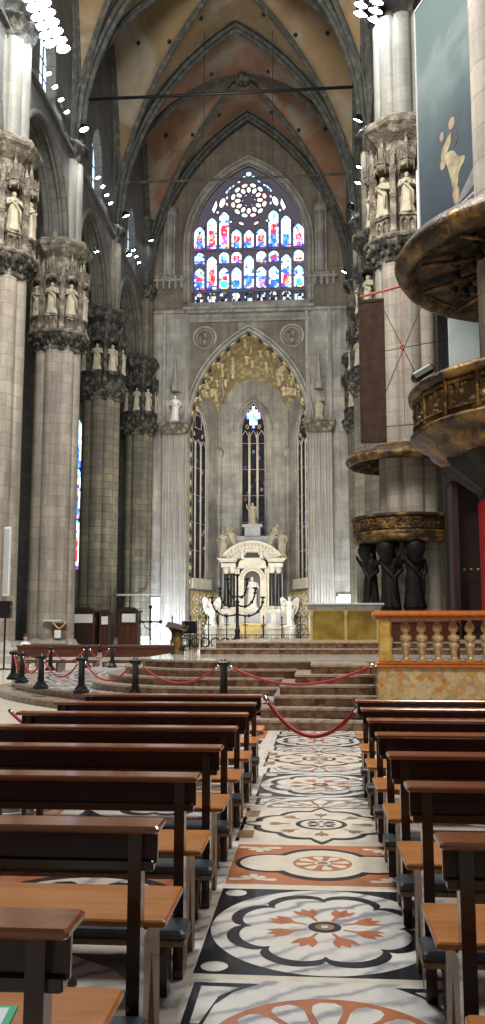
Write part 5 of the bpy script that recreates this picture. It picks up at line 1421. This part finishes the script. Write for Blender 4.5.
M['pskin'] = plain('painted_flesh', (.30, .21, .14), .6, 0, .45, 3, 0); M['pgown'] = plain('painted_gown', (.30, .25, .15), .6, 0, .5, 2.5, 0); M['pdark'] = plain('painted_shade', (.06, .055, .06), .6, 0, .3, 3, 0); M['pcloud'] = plain('painted_cloud', (.20, .20, .18), .6, 0, .4, 2, 0)
pa = empty('hanging_painting', (4.18, 33.0, 16.2), 'tall blue-grey painting of two robed figures hanging between the right piers', 'painting', None, radians(-68) + pi / 2 - radians(45))
ang = math.atan2(28.3 - 33.0, 5.9 - 4.18); pa.rotation_euler.z = ang
PW = 5.0
m = MB(); m.box(0, PW, 0, .08, 0, 9.4); m.build('canvas', M['canvas'], pa)
m = MB(); m.box(-.06, PW, -.03, .1, 9.36, 9.46); m.box(-.06, 0, -.03, .1, 0, 9.4); m.box(-.06, PW, -.03, .1, -.06, 0); m.build('frame', M['slab'], pa)
m = MB()
def chaikin(p, k=3):
    for _ in range(k):
        q = []
        for a_, b_ in zip(p, p[1:] + p[:1]): q += [(a_[0] * .75 + b_[0] * .25, a_[1] * .75 + b_[1] * .25), (a_[0] * .25 + b_[0] * .75, a_[1] * .25 + b_[1] * .75)]
        p = q
    return p
F = lambda pts, mi, d=0: m.prism(chaikin([(.6 + x * .86, .02 + z * .68) for x, z in pts]), -.012 - d, 0.0, (), mi)
F([(1.35, 2.7), (1.75, 2.75), (1.75, 3.5), (1.3, 3.3), (1.2, 3.0)], 0)
F([(1.4, 3.2), (2.0, 3.5), (2.35, 3.9), (2.3, 4.35), (1.75, 4.15), (1.3, 3.6)], 1, .002)
F(blob(2.3, 4.75, .26, .33, .1, 12), 0, .003)
F([(2.2, 4.3), (2.7, 4.35), (2.8, 3.6), (2.55, 3.25), (2.2, 3.5)], 2, .004)
F([(1.6, 3.45), (2.35, 3.3), (2.7, 2.6), (3.35, 2.3), (3.2, 2.0), (2.75, 1.8), (2.65, 1.0), (2.25, 1.0), (2.1, 1.9), (1.85, 2.6)], 1, .003)
F([(2.2, 1.15), (2.7, 1.15), (2.75, .35), (2.45, .2), (2.25, .35)], 0, .005)
F(blob(1.45, 4.5, .3, .36, 0, 12), 2, .001)
F(blob(1.45, 4.6, .2, .26, 0, 10), 0, .002)
F([(1.9, .1), (2.4, .2), (3.2, .7), (4.3, 1.6), (4.9, 2.0), (4.9, 1.2), (4.0, .4), (3.2, .1)], 3, .001)
m.build('painted_figures', [M['pskin'], M['pgown'], M['pdark'], M['pcloud']], pa)
bp = empty('hung_board', (1.62, 29.6, 7.7), 'dark brown panel, back of a painting hanging beside the far pulpit', 'panel', None, -.12)
m = MB(); m.bbox(0, .80, -.04, .1, 0, 4.85, .01); m.build('board', M['brownpanel'], bp)
m = MB(); m.box(-.03, .04, -.06, .12, 0, 4.87); m.box(.76, .83, -.06, .12, 0, 4.87); m.box(-.03, .83, -.06, .12, 4.8, 4.9); m.box(-.03, .83, -.06, .12, -.03, .04); m.box(.17, .19, -.05, -.03, 0, 4.8); m.build('frame', M['brownpanel'], bp)
wc = empty('wire_cross', (3.67, 36, 12.97), 'star of thin crossing wires with a red hub beside the right pier', 'wires')
for k, (p, q) in enumerate((((2.82, 36, 14.9), (4.75, 36, 10.6)), ((4.64, 36, 14.5 + .5), (2.4, 36, 9.75)), ((2.3, 36, 12.7), (5.3, 36, 13.2)), ((2.3, 36, 9.6), (4.3, 36, 9.75)), ((3.67, 36, 16), (3.72, 36, 9.2)))):
    m = MB(); o_ = Vector((3.67, 36, 12.97)); m.tube([Vector(p) - o_, Vector(q) - o_], .018 if k < 4 else .012, 5); m.build('wire', M['wire'] if k < 4 else M['rust'], wc)
m = MB(); m.tube([(.08 * cos(t * pi / 6), -.03, .08 * sin(t * pi / 6)) for t in range(13)], .04, 6); m.build('hub', M['rust'], wc)
m = MB(); m.tube([(2.0, 36, 15.15), (4.5, 36, 15.75)], .05, 6); tag(m.build('iron_bar', M['rust']), 'red painted iron bar above the brown hanging panel', 'bar')
m = MB(); m.box(4.25, 4.62, 34.5, 34.6, 16.5, 19.8); tag(m.build('white_strip', M['whitepanel']), 'bright white strip beside the lower left edge of the painting', 'strip')

# ------------------------------------------------------------------ floodlights (lamp housings + real lights)
def lamp_obj(loc, aim, label, n=1, r=.22, power=0, spread=120, group='floodlights on the piers'):
    root = empty('floodlight', loc, label, 'lamp', group)
    loc = Vector(loc); d = (Vector(aim) - loc).normalized(); q = d.to_track_quat('Z', 'Y').to_matrix().to_4x4()
    for k in range(n):
        off = Matrix.Translation(((k % 2) * r * 2.0, (k // 2) * r * 1.9, -(k % 2) * .35)); X = off @ q
        m = MB(); m.lathe([(r * .4, -r * 1.2), (r * .8, -r * .7), (r, 0), (r * 1.05, .02)], 14, (0, 0, 0), 0, None, False, X); h = m.build('housing', M['blackmetal'], root)
        m = MB(); m.lathe([(r * .93, -.02), (r * .5, .01), (.01, .02)], 14, (0, 0, 0), 0, None, False, X); m.build('lens', M['lamp'], h)
    if power:
        ld = bpy.data.lights.new('floodlight_beam', 'SPOT'); ld.energy = power; ld.spot_size = radians(min(spread, 125)); ld.spot_blend = .9; ld.shadow_soft_size = .5; ld.color = (1., .985, .95)
        lo_ = bpy.data.objects.new('floodlight_beam', ld); C.objects.link(lo_); lo_.parent = root; lo_.location = d * .9; lo_.rotation_euler = (-d).to_track_quat('Z', 'Y').to_euler()
    return root
lamp_obj((-13.3, 37.9, 31.5), (-6, 40, 4), 'large bright floodlight cluster on the nearest left pier', 14, .36, 1100, 150)
lamp_obj((-14.7, 39.0, 32.6), (-6, 30, 4), 'pair of floodlights at the top left corner', 2, .26)
lamp_obj((2.5, 38.4, 31.0), (-6, 45, 4), 'large bright floodlight cluster on the right pier', 8, .34, 1100, 150)
lamp_obj((-13.9, 51.2, 32.2), (-4, 55, 3), 'single floodlight on the second left pier', 1, .3, 1500, 150)
lamp_obj((2.9, 51.2, 32.0), (-8, 60, 6), 'single floodlight high on the second right pier', 1, .3, 1500, 150)
lamp_obj((-13.7, 62.8, 32.1), (-4, 70, 6), 'single floodlight on the third left pier', 1, .3, 1200, 150)
lamp_obj((2.9, 62.8, 32.1), (-8, 77, 10), 'single floodlight on the third right pier', 1, .3, 1200, 150)
lamp_obj((2.8, 74.4, 32.0), (-8, 77, 10), 'floodlight at the right end of the wall', 1, .22); lamp_obj((-14.0, 74.6, 35.5), (-8, 77, 10), 'small lamp high beside the left end of the wall', 1, .2)
lamp_obj((-14.6, 68.2, 31.4), (-6, 70, 10), 'floodlight above the third left pier capital', 1, .26)
for bay, (y0, y1) in enumerate(((40.7, 52.3), (52.3, 64.0), (64.0, 76.2))):
    for k in range(4 if bay < 2 else 3):
        y = (y0 + y1) / 2 - 1.0 + k * 1.25
        lamp_obj((-14.45, y, 32.2), (-6, y, 10), 'small clerestory lamp %s in the %s left bay' % (['nearest', 'second', 'third', 'farthest'][k], ['nearest', 'middle', 'last'][bay]), 1, .17, 0, 100, 'lamp rows on the clerestory ledge')
for k, (x, y, z) in enumerate(((3.3, 57.5, 32.4), (3.3, 59.5, 32.3), (-13.6, 53.8, 25.4), (-14.2, 42.3, 25.3), (-16.9, 66, 18.6), (-16.8, 44, 26.3))):
    lamp_obj((x, y, z), (-6, 60, 5), 'small spotlight ' + ['on the right clerestory, nearer one', 'on the right clerestory, farther one', 'beside the second left capital', 'between the first two left capitals', 'low in the left aisle by the dark pier', 'above the second left capital'][k], 1, .2, 0, 100, 'small spotlights')

# ------------------------------------------------------------------ light in the room
def area(loc, aim, sx, sy, power, col=(1, .97, .92)):
    d = bpy.data.lights.new('hall_fill', 'AREA'); d.shape = 'RECTANGLE'; d.size = sx; d.size_y = sy; d.energy = power; d.color = col
    o_ = bpy.data.objects.new('hall_fill', d); C.objects.link(o_); o_.location = loc
    o_.rotation_euler = (Vector(loc) - Vector(aim)).to_track_quat('Z', 'Y').to_euler(); return o_
area((-6, 20, 32), (-6, 62, 10), 14, 8, 10000)  # large unseen fill added to light the far hall
area((-4, 16, 26), (-7, 44, 20), 8, 5, 1100, (1, .93, .82))           # unseen warm fill added high up, aimed at the piers
area((-2, 15, 19), (-.5, 8, 0), 5, 5, 2600, (1, .98, .95))    # unseen fill added above the pews and aisle
area((2.2, 7.5, 8.5), (3.2, 14, .9), 1.5, 1.5, 420, (1, .92, .8))  # small unseen fill added to brighten the balustrade front
area((-5.6, 62, 5), (-5.6, 77, 27), 9, 3, 1500, (1, .95, .84))       # unseen area light at the railing, aimed up at the apse
def spot(loc, aim, power, size, col=(1, 1, 1), soft=.3, blend=.8):
    d = bpy.data.lights.new('spot', 'SPOT'); d.energy = power; d.spot_size = radians(size); d.spot_blend = blend; d.shadow_soft_size = soft; d.color = col
    o_ = bpy.data.objects.new('spot', d); C.objects.link(o_); o_.location = loc; o_.rotation_euler = (Vector(loc) - Vector(aim)).to_track_quat('Z', 'Y').to_euler(); return o_
spot((-12.2, 72.5, .6), (-13.6, 77, 2.6), 2000, 120, (.72, .84, 1.))
spot((2.3, 72.5, .6), (2.8, 77, 2.6), 2600, 120, (.8, .88, 1.))
spot((-5.5, 70, 1.5), (-5.5, 80, 6), 900, 60, (1, .96, .86), 1)
spot((-5.6, 77.6, 12), (-5.6, 81, 24), 700, 130, (1, .86, .6), 1)

w = bpy.data.worlds.new('world'); bpy.context.scene.world = w; w.use_nodes = True
w.node_tree.nodes['Background'].inputs[0].default_value = (.62, .68, .78, 1); w.node_tree.nodes['Background'].inputs[1].default_value = .07
sc = bpy.context.scene
sc.view_settings.view_transform = 'Standard'; sc.view_settings.look = 'None'; sc.view_settings.gamma = 1; sc.view_settings.use_curve_mapping = False
sc.view_settings.exposure = .3
sc.cycles.use_denoising = True
sc.cycles.max_bounces = 6; sc.cycles.diffuse_bounces = 4; sc.cycles.glossy_bounces = 3
sc.cycles.sample_clamp_indirect = 6
